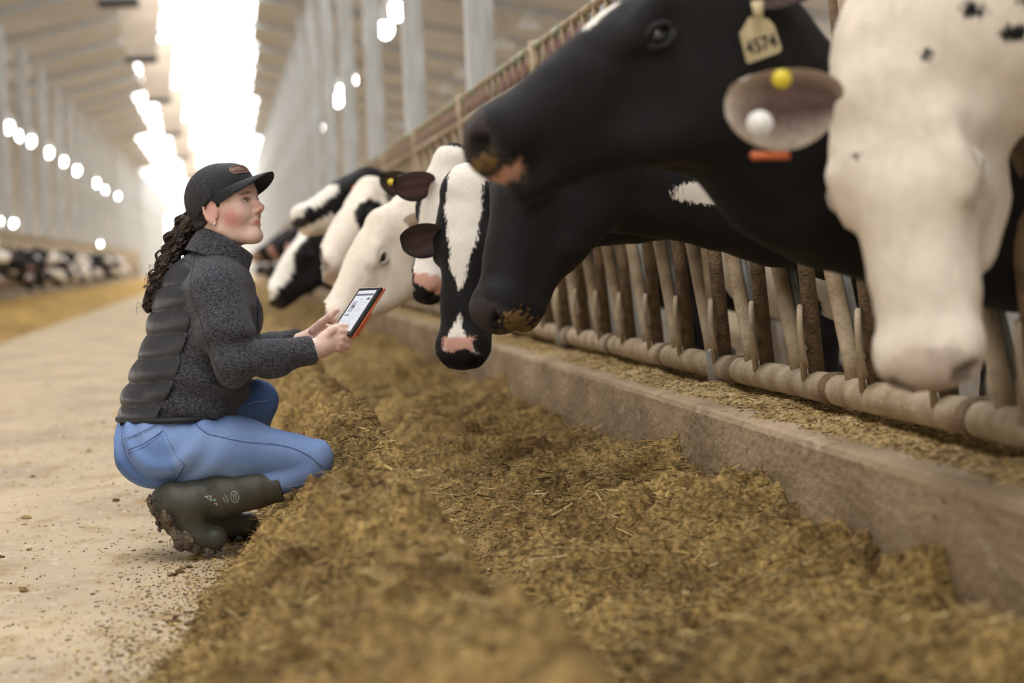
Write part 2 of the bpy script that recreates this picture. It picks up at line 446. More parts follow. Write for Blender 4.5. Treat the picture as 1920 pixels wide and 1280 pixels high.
# ---------------------------------------------------------------- headlock fences
M_pipe = mat('dusty_tan_pipe', srgb(178,160,134), 0.75, var=srgb(140,118,90), scale=9, bump=0.4, bscale=90)
M_bark = mat('hay_caked_pipe', srgb(128,104,76), 0.9, var=srgb(92,74,52), scale=22, bump=0.9, bscale=120)
M_grey = mat('worn_grey_steel', srgb(140,143,142), 0.5, 0.3, var=srgb(120,112,100), scale=12)
M_green = mat('green_paint', srgb(128,146,112), 0.5, var=srgb(150,150,120), scale=10)
M_red = mat('dark_red_paint', srgb(112,42,40), 0.5, var=srgb(86,36,34), scale=10)
FX = 1.60; ZB = 0.435; UNIT = 0.612; ZA0 = 7.68; TILT = -0.07
def fx(z, x0=FX): return x0+TILT*(z-ZB)
def fence_tube(p, r, n=10): return tube([(fx(z), y, z) for (y, z) in p], r, n)
H2 = 1.66
shared = {
 'bottom_rail': (mesh('bottom_rail', *fence_tube([(-.02,ZB),(UNIT*6-.1,ZB)], .042, 14)), M_pipe),
 'mid_rail': (mesh('mid_rail', *fence_tube([(0,H2),(UNIT*6-.1,H2)], .026, 10)), M_pipe),
 'lock_bar': (mesh('lock_bar', *fence_tube([(0,ZB),(0,.8),(0,H2)], .023, 10)), M_bark),
 'swing_bar': (mesh('swing_bar', *fence_tube([(-.40,ZB),(-.385,.52),(-.11,1.16),(-.09,1.25),(-.09,H2)], .022, 10)), M_pipe),
 'flat_bar': (mesh('flat_bar', *join([box(fx(.5)+.02, fx(.5)+.028, -.375, -.33, ZB, .5)])), M_grey),
 'latch_loop': (mesh('latch_loop', *tube([(fx(z)-.028+o, y, z) for y, z, o in ((-.0,.655,0),(-.012,.648,-.004),(-.03,.62,-.012),(-.045,.58,-.018),(-.048,.545,-.018),(-.04,.51,-.012),(-.03,.49,-.006))], .0085, 8)), M_pipe),
 'latch_peg': (mesh('latch_peg', *tube([(fx(z)-.035, y, z) for y, z in ((.004,.45),(.004,.52),(-.0,.535),(-.014,.543),(-.03,.54))], .0095, 8)), M_pipe),
 'rail_clamp': (mesh('rail_clamp', *fence_tube([(-.035,ZB),(-.02,ZB),(.02,ZB),(.035,ZB)], [.044,.048,.048,.044], 14)), M_bark),
 'lock_post': (mesh('lock_post', *tube([(fx(H2), 0, H2), (fx(1.82), 0, 1.82)], .016, 8)), M_pipe),
 'release_bar': (mesh('release_bar', *tube([(fx(1.8), 0.0, 1.81), (fx(1.8), UNIT*.5, 1.81)], .018, 8)), M_pipe),
 'green_bar': (mesh('green_bar', *tube([(fx(1.8), 0.0, 1.81), (fx(1.8), UNIT*.5, 1.81)], .02, 8)), M_green),
 'red_plate': (mesh('red_plate', *box(fx(1.72)-.006, fx(1.72)+.006, .03, UNIT*.5-.03, 1.69, 1.775)), M_red),
}
fb = tube([(fx(z)+.035, y, z) for y, z in ((-.385,.46),(-.11,1.14))], .016, 6)
shared['flat_bar'] = (mesh('flat_bar', *fb), M_grey)
for me, m in shared.values(): me.materials.append(m)
postm = mesh('post_pipe', *tube([(fx(z), 0, z) for z in (CURB_H-.02, 1.0, 1.84)], .03, 12)); postm.materials.append(M_pipe)
collm = mesh('post_collar', *tube([(fx(z), 0, z) for z in (ZB-.062, ZB-.05, ZB+.05, ZB+.062)], [.036,.05,.05,.036], 14)); collm.materials.append(M_grey)
def child(nm, parent, loc=(0,0,0), key=None, mirror=False):
    me = shared[key or nm][0]; o = bpy.data.objects.new(nm, me); COL.objects.link(o); o.parent = parent; o.location = loc
    return o
def fence_panel(y0, side, idx, full=True):
    mir = -1 if side == 'left' else 1
    e = empty('headlock_panel', (0, y0, 0) if mir > 0 else (-2.8, y0, 0)); e.scale = (mir, 1, 1)
    if idx < 0: tag(e, f'dusty steel headlock fence panel just outside the {side} picture edge', 'fence')
    else: tag(e, f'dusty steel headlock fence panel on the {side} feed curb, {ordinal(idx)} from the camera', 'fence', f'headlock panels of the {side} fence')
    child('bottom_rail', e); child('mid_rail', e)
    for k in range(6):
        ya = k*UNIT+UNIT-.12
        child('lock_bar', e, (0,ya,0)); child('swing_bar', e, (0,ya,0))
        if not full: continue
        child('flat_bar', e, (0,ya,0))
        child('latch_loop', e, (0,ya,0)); child('latch_peg', e, (0,ya,0))
        if k % 2: child('rail_clamp', e, (0,ya-.2,0))
        for j in (0, 1):
            yj = ya-UNIT*.5*j
            child('lock_post', e, (0,yj,0))
            child('release_bar', e, (0,yj-UNIT*.5,0), 'green_bar' if (k*2+j) % 5 in (0, 3) else 'release_bar')
            if (k*2+j) % 3 != 1: child('red_plate', e, (0,yj-UNIT*.5,0))
    return e
def fence_post(y, side, idx):
    mir = -1 if side == 'left' else 1
    e = empty('fence_post', (0, y, 0) if mir > 0 else (-2.8, y, 0)); e.scale = (mir, 1, 1)
    if idx < 0: tag(e, f'dusty pipe post just outside the {side} picture edge', 'post')
    else: tag(e, f'dusty pipe post between headlock panels on the {side} curb, {ordinal(idx)} from the camera', 'post', f'fence posts of the {side} fence')
    for nm, me in (('post_pipe', postm), ('post_collar', collm)):
        o = bpy.data.objects.new(nm, me); COL.objects.link(o); o.parent = e
PAN = UNIT*6
PY0 = ZA0+.10            # a post stands here
for i in range(-2, 16):
    y = PY0+i*PAN
    if i > -2: fence_post(y, 'right', i)
    fence_panel(y+.05, 'right', i+1, full=(i < 10))
for i in range(0, 22):
    y = 44+i*PAN
    fence_post(y, 'left', i); fence_panel(y+.05, 'left', i, full=False)
# ---------------------------------------------------------------- feed
def feed_h(x, y):
    """height of the right feed bed"""
    edge = 0.09-0.085*np.clip(8-y, 0, 5)+0.10*fbm(y*1.3, 0*y+3.3, 3)
    crest = 0.42+0.012*(y-7)*(y < 7)+0.10*fbm(y*0.8+5, 0*y+1.7, 3)
    valley = crest+0.17+0.07*fbm(y*1.1+2, 0*y+7.7, 2)
    hc = 0.285+0.14*fbm(y*0.9, 0*y+11.1, 3)
    t = np.clip((x-edge)/(crest-edge), 0, 1)
    up = hc*np.sin(t*math.pi/2)**1.15
    t2 = np.clip((x-crest)/(valley-crest), 0, 1)
    vfl = 0.02+0.03*fbm(x*2, y*1.5, 2)
    dn = hc+(vfl-hc)*np.clip(t2*1.25-.05, 0, 1)**1.6
    t3 = np.clip((x-valley)/(1.36-valley), 0, 1)
    bed = vfl+.10*np.clip(t3*4.5, 0, 1)**.8*(.75+1.0*fbm(y*2.1+8, x*2, 2))+t3*(-.04+0.02+0.30*np.clip(fbm(y*1.5+40, x*1.2, 2)+0.18, 0, 1))+0.07*fbm(x*4, y*4, 2)*t3
    h = np.where(x < crest, up, np.where(x < valley, dn, bed))
    h = h-.085*np.exp(-((x-.27)/.13)**2-((y-6.78)/.26)**2)*np.clip(h/.1, 0, 1)     # pressed down by the knee
    on = np.clip((x-edge)/0.10, 0, 1)
    lump = 0.22*fbm(x*4.2, y*4.2, 3)+0.15*fbm(x*13, y*13, 3)+0.06*fbm(x*40, y*40, 2)-.07*np.clip(fbm(x*7+70, y*7, 2)*4-.3, 0, 1)
    amp = np.clip(h/0.12, 0.12, 1)
    return np.where(x < edge, -0.012, h*1.0+lump*amp*on+0.004)
def left_h(x, y):
    t = np.clip((x+4.2)/1.5, 0, 1)
    base = 0.32*np.cos(t*math.pi/2)**0.9+0.14*fbm(x*1.2, y*0.5, 3)*(1-t)+0.05*fbm(x*5, y*5, 2)*(1-t)
    return base-0.01
M_feed = vcol_mat('chopped_feed', 0.9, var=0.62, scale=70, bump=0.9, bscale=160, dist=0.012, spec=0.15)
M_straw = vcol_mat('straw_bits', 0.75, var=0.15, scale=20, bump=0.0, spec=0.25)
FEED_A = np.array(srgb(172,144,90)); FEED_B = np.array(srgb(102,79,47))
def feed_cols(x, y, z):
    n = np.clip(0.5+1.6*fbm(x*7+3, y*7, 4), 0, 1)[:, None]; m = np.clip(0.5+1.8*fbm(x*1.4+30, y*1.4+8, 3), 0, 1)[:, None]
    c = FEED_B*(1-n)+FEED_A*n
    return c*(0.75+0.5*m)
def grid(xs, ys, hf):
    X, Y = np.meshgrid(xs, ys); Z = hf(X, Y)
    V = np.stack([X.ravel(), Y.ravel(), Z.ravel()], 1); nx = len(xs); ny = len(ys)
    i = np.arange(ny-1)[:, None]*nx+np.arange(nx-1)[None]
    F = np.stack([i, i+1, i+1+nx, i+nx], -1).reshape(-1, 4)
    return V, F
ys = [2.2]
while ys[-1] < 16: ys.append(ys[-1]*1.0017)
while ys[-1] < 90: ys.append(ys[-1]*1.01)
V, F = grid(np.linspace(-.55, 1.348, 195), np.array(ys), feed_h)
keep = (V[F][:, :, 2] > -0.005).any(1)
fp = link('feed_bed', mesh('feed_bed', V, F[keep], cols=feed_cols(V[:,0], V[:,1], V[:,2])), M_feed)
tag(fp, 'brown chopped cattle feed heaped in a ridge along the right curb', 'feed', kind='stuff')
V, F = grid(np.linspace(-4.16, -2.55, 40), np.linspace(2, 150, 740), left_h)
fp2 = link('feed_bed', mesh('feed_bed', V, F, cols=np.clip(feed_cols(V[:,0], V[:,1], V[:,2])*1.35*np.array([1.05,1,.8]), 0, 1)), M_feed)
tag(fp2, 'golden cattle feed heaped below the far left row of cows', 'feed', kind='stuff')

def blades(n, xy, hf, lmin, lmax, lift, cols, seed, wid=(.0009,.0026), flatness=.55):
    r = np.random.RandomState(seed)
    x, y = xy(r, n); z = hf(x, y); ok = z > -0.005; x, y, z = x[ok], y[ok], z[ok]; n = len(x)
    L = lmin+(lmax-lmin)*r.rand(n)**2.5; w = wid[0]+(wid[1]-wid[0])*r.rand(n)
    a = r.rand(n)*2*math.pi; el = (r.rand(n)-.35)*flatness
    d = np.stack([np.cos(a)*np.cos(el), np.sin(a)*np.cos(el), np.sin(el)], 1)
    s = np.cross(d, r.randn(n, 3)); s /= np.linalg.norm(s, axis=1)[:, None]
    p = np.stack([x, y, z+lift*r.rand(n)], 1)
    u = np.cross(d, s)
    # a thin three-sided sliver with real thickness
    k = [s*w[:, None], (-.5*s+.8*u)*w[:, None], (-.5*s-.8*u)*w[:, None]]
    V = np.concatenate([p-d*L[:, None]/2+q for q in k]+[p+d*L[:, None]/2+q for q in k])
    i = np.arange(n)
    F = np.concatenate([np.stack([i+n*a_, i+n*b_, i+n*(b_+3), i+n*(a_+3)], 1) for a_, b_ in ((0,1),(1,2),(2,0))])
    c = cols[r.randint(0, len(cols), n)]*(0.45+0.95*r.rand(n))[:, None]
    return V, F, np.tile(c, (6, 1))
STRAW = np.array([srgb(*q) for q in ((166,138,84),(194,168,112),(140,112,64),(106,82,48),(172,144,88),(86,64,38),(206,184,132))])
def feed_xy(r, n):
    y = 3.0*np.exp(r.rand(n)*math.log(13/3.0)); return -.5+1.85*r.rand(n), y
V, F, C = blades(72000, feed_xy, feed_h, .006, .034, .008, STRAW, 3, (.0007,.0018))
V2, F2, C2 = blades(9000, feed_xy, feed_h, .03, .085, .012, STRAW*1.1, 13, (.001,.0024), .8)
o = link('straw', mesh('straw', np.concatenate([V, V2]), np.concatenate([F, F2+len(V)]), smooth=False, cols=np.clip(np.concatenate([C, C2]), 0, 1)), M_straw, fp); o['kind'] = 'stuff'
# crumbs and chaff on the bare floor
def crumb_xy(r, n):
    y = 4.2*np.exp(r.rand(n)*math.log(20/4.2)); e = 0.05-0.085*np.clip(8-y, 0, 5)
    return e+.06-np.abs(r.randn(n))*np.where(r.rand(n) < .68, .12, .7), y
V, F, C = blades(11000, crumb_xy, lambda x, y: 0*x+.002, .003, .016, .002, STRAW*1.1, 5, (.0008,.0024), .15)
rr = np.random.RandomState(11); parts = []
x, y = crumb_xy(rr, 260)
cv = []; cf = []; cc = []
for i in range(260):
    s = .004+.013*rr.rand()**3
    v, f = uvsphere((x[i], y[i], s*.25), (s*(.7+rr.rand()), s*(.7+rr.rand()), s*.45), 6, 4)
    b = len(cv); cv += [tuple(np.array(q)+rr.randn(3)*s*.12) for q in v]; cf += [tuple(j+b for j in ff) for ff in f]
    cc += [STRAW[rr.randint(2, 5)]*.75]*len(v)
cr = link('floor_crumbs', mesh('floor_crumbs', np.concatenate([V, np.array(cv)]), list(map(tuple, F))+[tuple(j+len(V) for j in ff) for ff in cf], smooth=False, cols=np.concatenate([C, np.array(cc)])), M_straw)
tag(cr, 'scattered feed crumbs and chaff on the bare concrete aisle', 'crumbs', kind='stuff')
# hay dust lying on the curb top
def curb_xy(r, n):
    y = 3.5*np.exp(r.rand(n)*math.log(14/3.5)); return CURB_X0+.02+.46*r.rand(n)**.8, y
M_dust = vcol_mat('curb_hay', 0.9, var=0.35, scale=60, bump=0.9, bscale=120, dist=0.01, spec=0.15)
def curb_h(x, y):
    t = np.clip((x-CURB_X0-.01)/.12, 0, 1)
    return CURB_H-.012+t*(.016+.075*np.clip(fbm(x*3+9, y*2.2, 3)+.06, 0, 1)+.02*fbm(x*17, y*17, 3))
ys = [3.2]
while ys[-1] < 30: ys.append(ys[-1]*1.004)
V, F = grid(np.linspace(CURB_X0+.005, CURB_X1-.01, 46), np.array(ys), curb_h)
n = np.clip(.5+1.6*fbm(V[:,0]*6, V[:,1]*6, 4), 0, 1)[:, None]
hd = link('curb_hay', mesh('curb_hay', V, F, cols=np.array(srgb(186,164,122))*(1-n)+np.array(srgb(140,112,66))*n), M_dust)
tag(hd, 'trampled hay and dust lying on the right concrete curb', 'hay', kind='stuff')
V, F, C = blades(20000, curb_xy, curb_h, .006, .03, .004, STRAW*1.1, 8, (.0007,.0019))
o = link('straw', mesh('straw', V, F, smooth=False, cols=np.clip(C, 0, 1)), M_straw, hd); o['kind'] = 'stuff'
# ---------------------------------------------------------------- cows
BLACK = np.array(srgb(25,23,23)); WHITE = np.array(srgb(234,226,214)); CREAM = np.array(srgb(230,217,200))
PINK = np.array(srgb(206,158,140)); SLATE = np.array(srgb(62,54,52)); FEEDY = np.array(srgb(124,100,60))
def hide_mat():
    """painted coat; Msk carries signed distances to crisp markings: R white, G pink, B black, A feed crumbs"""
    m = vcol_mat('short_cow_hair', 0.75, var=0.06, scale=45, bump=0.7, bscale=170, sheen=0.02, spec=0.2, stretch=(1,1,.5), dist=0.003)
    nt = m.node_tree; N = nt.nodes; L = nt.links; b = N['Principled BSDF']
    src = b.inputs['Base Color'].links[0].from_socket
    at = N.new('ShaderNodeAttribute'); at.attribute_name = 'Msk'; sp = N.new('ShaderNodeSeparateColor'); L.new(at.outputs['Color'], sp.inputs[0])
    tc = N.new('ShaderNodeTexCoord'); nz = N.new('ShaderNodeTexNoise'); nz.inputs['Scale'].default_value = 130; nz.inputs['Detail'].default_value = 2
    mp = N.new('ShaderNodeMapping'); mp.inputs['Scale'].default_value = (1,1,.4); L.new(tc.outputs['Object'], mp.inputs[0]); L.new(mp.outputs[0], nz.inputs['Vector'])
    nf = N.new('ShaderNodeTexNoise'); nf.inputs['Scale'].default_value = 75; nf.inputs['Detail'].default_value = 3; L.new(tc.outputs['Object'], nf.inputs['Vector'])
    def layer(val, col, src, noise, amp, soft):
        a1 = N.new('ShaderNodeMath'); a1.operation = 'MULTIPLY_ADD'; L.new(noise.outputs[0], a1.inputs[0]); a1.inputs[1].default_value = amp; a1.inputs[2].default_value = -amp/2
        a2 = N.new('ShaderNodeMath'); a2.operation = 'ADD'; L.new(val, a2.inputs[0]); L.new(a1.outputs[0], a2.inputs[1])
        mr = N.new('ShaderNodeMapRange'); mr.inputs[1].default_value = .5-soft; mr.inputs[2].default_value = .5+soft; L.new(a2.outputs[0], mr.inputs[0])
        mx = N.new('ShaderNodeMix'); mx.data_type = 'RGBA'; L.new(mr.outputs[0], mx.inputs[0]); L.new(src, mx.inputs[6]); mx.inputs[7].default_value = (*col, 1)
        return mx.outputs[2]
    src = layer(sp.outputs[0], WHITE, src, nz, .22, .035); src = layer(sp.outputs[1], PINK, src, nf, .25, .05)
    src = layer(sp.outputs[2], BLACK, src, nz, .22, .04); src = layer(at.outputs['Alpha'], FEEDY, src, nf, .9, .06)
    L.new(src, b.inputs['Base Color'])
    return m
M_hide = hide_mat()
def masks(n, white=None, pink=None, black=None, feed=None):
    M = np.zeros((n, 4), np.float32)
    for i, q in enumerate((white, pink, black)):
        if q is not None: M[:, i] = np.clip(.5+8*q, 0, 1)
    if feed is not None: M[:, 3] = np.clip(feed, 0, 1)
    return M
def sd_ball(V, ctr, r): r = np.asarray(r, float)*np.ones(3); return (1-np.linalg.norm((V-np.array(ctr))/r, axis=1))*r.min()
M_ear = vcol_mat('cow_ear_hair', 0.7, var=0.2, scale=90, bump=0.5, bscale=300, sheen=0.2, spec=0.3)
M_eye = mat('dark_wet_eye', (0.008,0.007,0.009), 0.06, spec=0.8)
M_tagy = mat('yellow_ear_tag', srgb(228,206,60), 0.4)
M_tagc = mat('cream_ear_tag', srgb(214,200,160), 0.5, var=srgb(196,180,140), scale=30)
M_tagw = mat('white_ear_button', srgb(240,238,232), 0.4)
M_tago = mat('orange_ear_tag', srgb(206,104,58), 0.5)
M_ink = mat('tag_ink', srgb(52,40,52), 0.6)
def noise3(p, f, seed):
    r = np.random.RandomState(seed); s = 0
    for i in range(7):
        k = r.randn(3)*f; s = s+np.sin(p@k+r.rand()*6.28)
    return s/2.6
class HeadFrame:
    def __init__(s, poll, muz, n, wide=1.0):
        s.wide = wide; s.o = np.array(poll, float); v = np.array(muz, float)-s.o; s.L = np.linalg.norm(v); s.h = v/s.L
        n = np.array(n, float); n = n-s.h*(n@s.h); s.n = n/np.linalg.norm(n); s.s = np.cross(s.h, s.n); s.k = s.L/0.57
    def w(s, a, b, c=0.0): return s.o+s.k*(a*s.h+b*s.n+c*s.wide*s.s)
    def loc(s, p):
        q = (p-s.o)/s.k; return q@s.h, q@s.n, q@s.s/s.wide
def cow_field(H, yc, res, mouth=0.0, neck_mid=None, neck_r=(.125,.15,.21), jaw=1.0, far=False, chest=(2.3, 1.0)):
    pts = [H.w(-.1,.15), H.w(.7,-.3), H.w(0,-.3,.3), H.w(0,.2,-.3)]
    lo = np.minimum(np.min(pts, 0)-.12, [1.6, yc-.45, 0.0]); hi = np.maximum(np.max(pts, 0)+.12, [4.35, yc+.45, 1.62])
    lo[2] = -0.03
    F = Field(lo, hi, res); k = H.k
    E = lambda a,b,c,ra,rb,rcx: ell(H.w(a,b,c), np.array([ra,rb,rcx*H.wide])*k, (H.h, H.n, H.s))
    # trunk
    Yv = (0,1,0)
    F.put(flat((2.45,yc,.93),(3.0,yc,.90),.40,.43,Yv,.72), .1)
    F.put(flat((3.0,yc,.90),(3.75,yc,.98),.43,.36,Yv,.78), .1)
    F.put(flat((2.35,yc,1.12),(3.9,yc,1.22),.2,.2,Yv,.9), .1)
    F.put(flat((2.32,yc,.78),(2.4,yc,.95),.26,.3,Yv,.75), .1)
    for sx in (-1, 1):
        y = yc+sx*.17
        F.put(rc((2.42,y,.8),(2.40,y,.45),.11,.06), .06); F.put(rc((2.40,y,.45),(2.40,y,.08),.052,.045), .03); F.put(rc((2.39,y,.03),(2.37,y,.05),.06,.055), .02)
        F.put(rc((3.75,y,.85),(3.68,y,.55),.15,.09), .06); F.put(rc((3.68,y,.55),(3.85,y,.42),.075,.052), .04); F.put(rc((3.85,y,.42),(3.8,y,.08),.05,.045), .03); F.put(rc((3.79,y,.03),(3.77,y,.05),.06,.055), .02)
    F.put(rc((4.12,yc,1.2),(4.2,yc,.6),.04,.025), .03)
    # neck: a deep narrow tube from the back of the head to the chest
    a = H.w(.07,-.08); c = np.array([chest[0], yc, chest[1]])
    path = [a]+([np.array(neck_mid)] if neck_mid is not None else [(a+c)/2+np.array([0,0,.04])])+[c]
    cp = catmull(path, 6); nn = len(cp)-1
    for i in range(nn):
        t0, t1 = i/nn, (i+1)/nn
        rr = lambda t: np.interp(t, [0,.5,1], neck_r)
        ax = np.cross(cp[i+1]-cp[i], (0,0,1.0)); ax = nrm(ax) if np.linalg.norm(ax) > 1e-6 else np.array(Yv)
        F.put(flat(cp[i], cp[i+1], rr(t0), rr(t1), ax, .72), .05)
    F.put(rc(cp[int(nn*.85)]-np.array([0,0,.1]), (2.15, yc, .72), .07, .13), .1)
    # head
    F.put(E(.10,-.035,0,.155,.105,.102), .04)
    F.put(E(.13,.022,0,.17,.052,.096), .03)
    F.put(E(.01,.02,0,.06,.065,.075), .04)
    F.put(flat(H.w(.22,-.005), H.w(.47,-.012), .079*k, .062*k, H.s, 1.08*H.wide), .035)
    F.put(flat(H.w(.2,-.08), H.w(.46,-.06), .088*k, .058*k, H.s, .92*H.wide), .045)
    for c_ in (-1, 1):
        F.put(E(.15,-.13*jaw,c_*.052,.125,.105,.045), .05)
        F.put(rc(H.w(.10,-.19*jaw,c_*.04), H.w(.30,-.13*jaw,c_*.04), .05*k, .042*k), .05)
        F.put(rc(H.w(.165,.03,c_*.088), H.w(.235,.012,c_*.085), .022*k, .02*k), .025)   # brow ridge
        F.put(E(.19,-.008,c_*.098,.034,.027,.016), .015)
    F.put(rc(H.w(.26,-.125*jaw), H.w(.46,-.085-.02*mouth), .05*k, .036*k), .05)
    # muzzle
    F.put(E(.502,-.012,0,.068,.064,.072), .04)
    F.put(E(.503,-.002,.038,.055,.048,.038), .025); F.put(E(.503,-.002,-.038,.055,.048,.038), .025)
    F.put(E(.485,-.088-.035*mouth,0,.055,.030,.056), .018)
    if not far:
        for c_ in (-1, 1):
            F.cut(E(.548,.008,c_*.047,.022,.012,.018), .008)
            F.cut(rc(H.w(.50,-.064-.01*mouth,c_*.085), H.w(.40,-.072,c_*.075), .004*k+.007*mouth, .003*k), .008)
            F.cut(ell(H.w(.19,-.008,c_*.112), np.array([.022,.017,.02])*k, (H.h,H.n,H.s)), .008)
        F.cut(rc(H.w(.555,-.058-.012*mouth,-.05), H.w(.555,-.058-.012*mouth,.05), .004*k+.012*mouth, .004*k+.012*mouth), .008)
        # skin folds on cheek and neck
        q = lambda X: .0028*np.sin(30*((X-H.o)@H.h)+12*((X-H.o)@H.s)+3*np.sin(9*X[:,2]))*np.clip(1-np.abs(((X-H.o)@H.h)-.05)/.25, 0, 1)
        F.displace(q)
        F.displace(lambda X: .003*noise3(X, 16, 5)+.0016*noise3(X, 45, 6))
    else:
        for c_ in (-1, 1):   # ears of far animals belong to the same skin
            F.put(flat(H.w(.02,-.02,c_*.09), H.w(-.02,-.02,c_*.24), .03, .05, H.n, .4), .02)
    return F
def ear_mesh(H, side, d=None, inner=None, L=.185, wd=.058, inc=None, outc=BLACK, root=None):
    """cupped leaf with an inner and an outer skin"""
    root = H.w(.035,-.02,side*.088) if root is None else np.array(root)
    d = nrm(d if d is not None else side*H.s*.95-H.h*.12-H.n*.1)
    inner = H.n*.8+H.h*.5 if inner is None else np.array(inner); inner = nrm(inner-d*(inner@d)); sv = np.cross(d, inner)
    nu, nv = 16, 13; V = []; C = []
    inc = np.array(srgb(96,72,66)) if inc is None else np.array(inc)
    for layer in (0, 1):
        for i in range(nu):
            u = i/(nu-1); w = wd*math.sqrt(max(.0, 1-((u-.52)/.54)**2)); w = max(w, wd*.12)
            for j in range(nv):
                v = -1+2*j/(nv-1)
                cup = (v*v-.55)*w*.62*(1-.35*u)
                p = root+d*(u*L)+sv*(v*w)+inner*(cup-(.007 if layer else 0)*(1-abs(v)**4)-.03*u*u)
                V.append(p)
                rim = max(abs(v)**3, u**6); f = .75+.5*math.sin(v*9+u*3)*.4
                C.append(outc if layer else (inc*f*(1-rim)+outc*rim))
    F = []
    for layer in (0, 1):
        b = layer*nu*nv
        for i in range(nu-1):
            for j in range(nv-1):
                q = (b+i*nv+j, b+i*nv+j+1, b+(i+1)*nv+j+1, b+(i+1)*nv+j); F.append(q if layer else q[::-1])
    for i in range(nu-1):
        for j in (0, nv-1):
            q = (i*nv+j, (i+1)*nv+j, nu*nv+(i+1)*nv+j, nu*nv+i*nv+j); F.append(q if j else q[::-1])
    return V, F, np.array(C)
def cow(label, H, yc, paint, res=.012, ears=({}, {}), group='cows of the right row', eye=True, **kw):
    global LAST
    F = cow_field(H, yc, res, **kw); V, Q = F.mesh(); LAST = (V, Q)
    a, b, c = H.loc(V); C = paint(V, a, b, c); msk = None
    if isinstance(C, tuple): C, msk = C
    # hooves
    C[(V[:,2] < .07) & (V[:,0] > 2.1)] = np.array(srgb(60,52,44))
    e = empty('cow', (2.9, yc, 0)); tag(e, label, 'cow', group); inv = Matrix.Translation((-2.9, -yc, 0))
    def add(nm, v, f, m, cols=None, par=None):
        v = np.asarray(v, float)-np.array([2.9, yc, 0])
        return link(nm, mesh(nm, v, f, cols=cols), m, par or e)
    body = add('body', V, Q, M_hide, (C, msk))
    for sd, kw2 in zip((-1, 1), ears):
        if kw2 is None: continue
        v, f, cc = ear_mesh(H, sd, **kw2); add('ear', v, f, M_ear, cc)
    if eye:
        for sd in (-1, 1):
            v, f = uvsphere(H.w(.19,-.008,sd*.094), .0195*H.k, 14, 10); add('eye', v, f, M_eye)
            for up in (1, -1):      # eyelids
                p = [H.w(.19+.025*math.cos(t)*1.05, -.008+up*.0185*math.sin(t), sd*(.094+.0165*abs(math.sin(t))**.5+.002)) for t in np.linspace(0, math.pi, 9)]
                v, f = tube(p, [.003*H.k]+[.0055*H.k]*7+[.003*H.k], 6); lid = paint(np.array(v), *H.loc(np.array(v))); lid = lid[0] if isinstance(lid, tuple) else lid
                add('eyelid', v, f, M_ear, lid*.7)
    return e, add
def muzzle_paint(C, a, b, c, V, pad=SLATE, mix=None, seed=3, feed=0.0):
    m = (a > .515-.02*np.cos(c*30)) & (b > -.085); nz = noise3(V, 40, seed)
    C[m] = np.where((nz[m] > .35)[:, None], (mix if mix is not None else pad), pad)
    nst = ((a-.55)/.03)**2+((b-.008)/.02)**2+((np.abs(c)-.047)/.026)**2 < 1; C[nst] = np.array(pad)*.4
    if feed > 0:
        m = (a > .43) & (noise3(V, 90, seed+1)+noise3(V, 33, seed+2) > 1.1-1.6*feed); C[m] = C[m]*.35+FEEDY*.65
    return C
def p_black(V, a, b, c, feed=.2, patch=None):
    C = np.tile(BLACK, (len(V), 1))
    leg = (V[:,2] < .5) & (V[:,0] > 2.0); C[leg] = WHITE*.8
    if patch is not None:
        for (ctr, r) in patch:
            d = np.linalg.norm((V-np.array(ctr))/np.array(r), axis=1)+.15*noise3(V, 14, 9); C[d < 1] = CREAM
    return muzzle_paint(C, a, b, c, V, SLATE*.8, None, 3, feed)

# --- the near white cow, head hanging at the right picture edge
def p_white(V, a, b, c, spots=(), pad=CREAM*.72+PINK*.18, seed=5):
    C = np.tile(CREAM*1.02, (len(V), 1)); n = noise3(V, 6, seed)
    C = C*(1-.05*np.clip(n, 0, 1))[:, None]
    for ctr, r in spots:
        d = np.linalg.norm(V-np.array(ctr), axis=1)/r+.12*noise3(V, 40, seed+1); C[d < 1] = BLACK
    far = (V[:,0] > 2.3) & (noise3(V, 3.2, seed+2) > .25); C[far] = BLACK
    return muzzle_paint(C, a, b, c, V, pad, pad*.85, seed, 0)
H = HeadFrame(P(1672,150,4.32), P(1752,732,4.18), (-.60,-.78,.12), 1.28)
sp = [(PA(1825,18,4.15), .03), (PA(1900,62,4.15), .032), (PA(1738,105,4.16), .014), (PA(1925,-10,4.2), .05)]
def p_w1(V, a, b, c):
    C = p_white(V, a, b, c); m = np.full(len(V), -1.0)
    bv = bvh_of(*LAST)
    for px, py, rx, rz in ((1826,18,.024,.015), (1903,62,.026,.016), (1738,104,.012,.011), (1948,4,.035,.02), (1606,293,.006,.006)):
        p, _ = on_surf(bv, px, py)
        if p is not None: m = np.maximum(m, sd_ball(V, p, (rx, .05, rz)))
    return C, masks(len(V), black=m)
e, add = cow('white cow with small black neck spots hanging its head at the right picture edge', H, 4.27, p_w1, .0136, chest=(2.35,1.18), jaw=1.3,
    neck_mid=PA(1890,20,4.36), neck_r=(.15,.2,.27),
    ears=({'d': PA(1340,205,4.12)-PA(1545,205,4.22), 'inner': (-.15,-.8,-.5), 'L': .215, 'wd': .085, 'inc': srgb(140,116,116), 'outc': CREAM, 'root': PA(1570,200,4.22)}, {'outc': CREAM, 'd': (.75,.6,.1)})[::-1])
v, f = tube([PA(1466,148,4.09), PA(1466,148,4.075)], .017, 16); add('ear_tag', v, f, M_tagy)['label'] = 'round yellow ear tag'
v, f = tube([PA(1425,232,4.075), PA(1425,232,4.06)], .023, 16); add('ear_tag', v, f, M_tagw)['label'] = 'round white ear button'
v, f = tube([PA(1410,292,4.07), PA(1478,292,4.09)], .007, 8); add('ear_tag', v, f, M_tago)['label'] = 'orange tag edge below the ear'

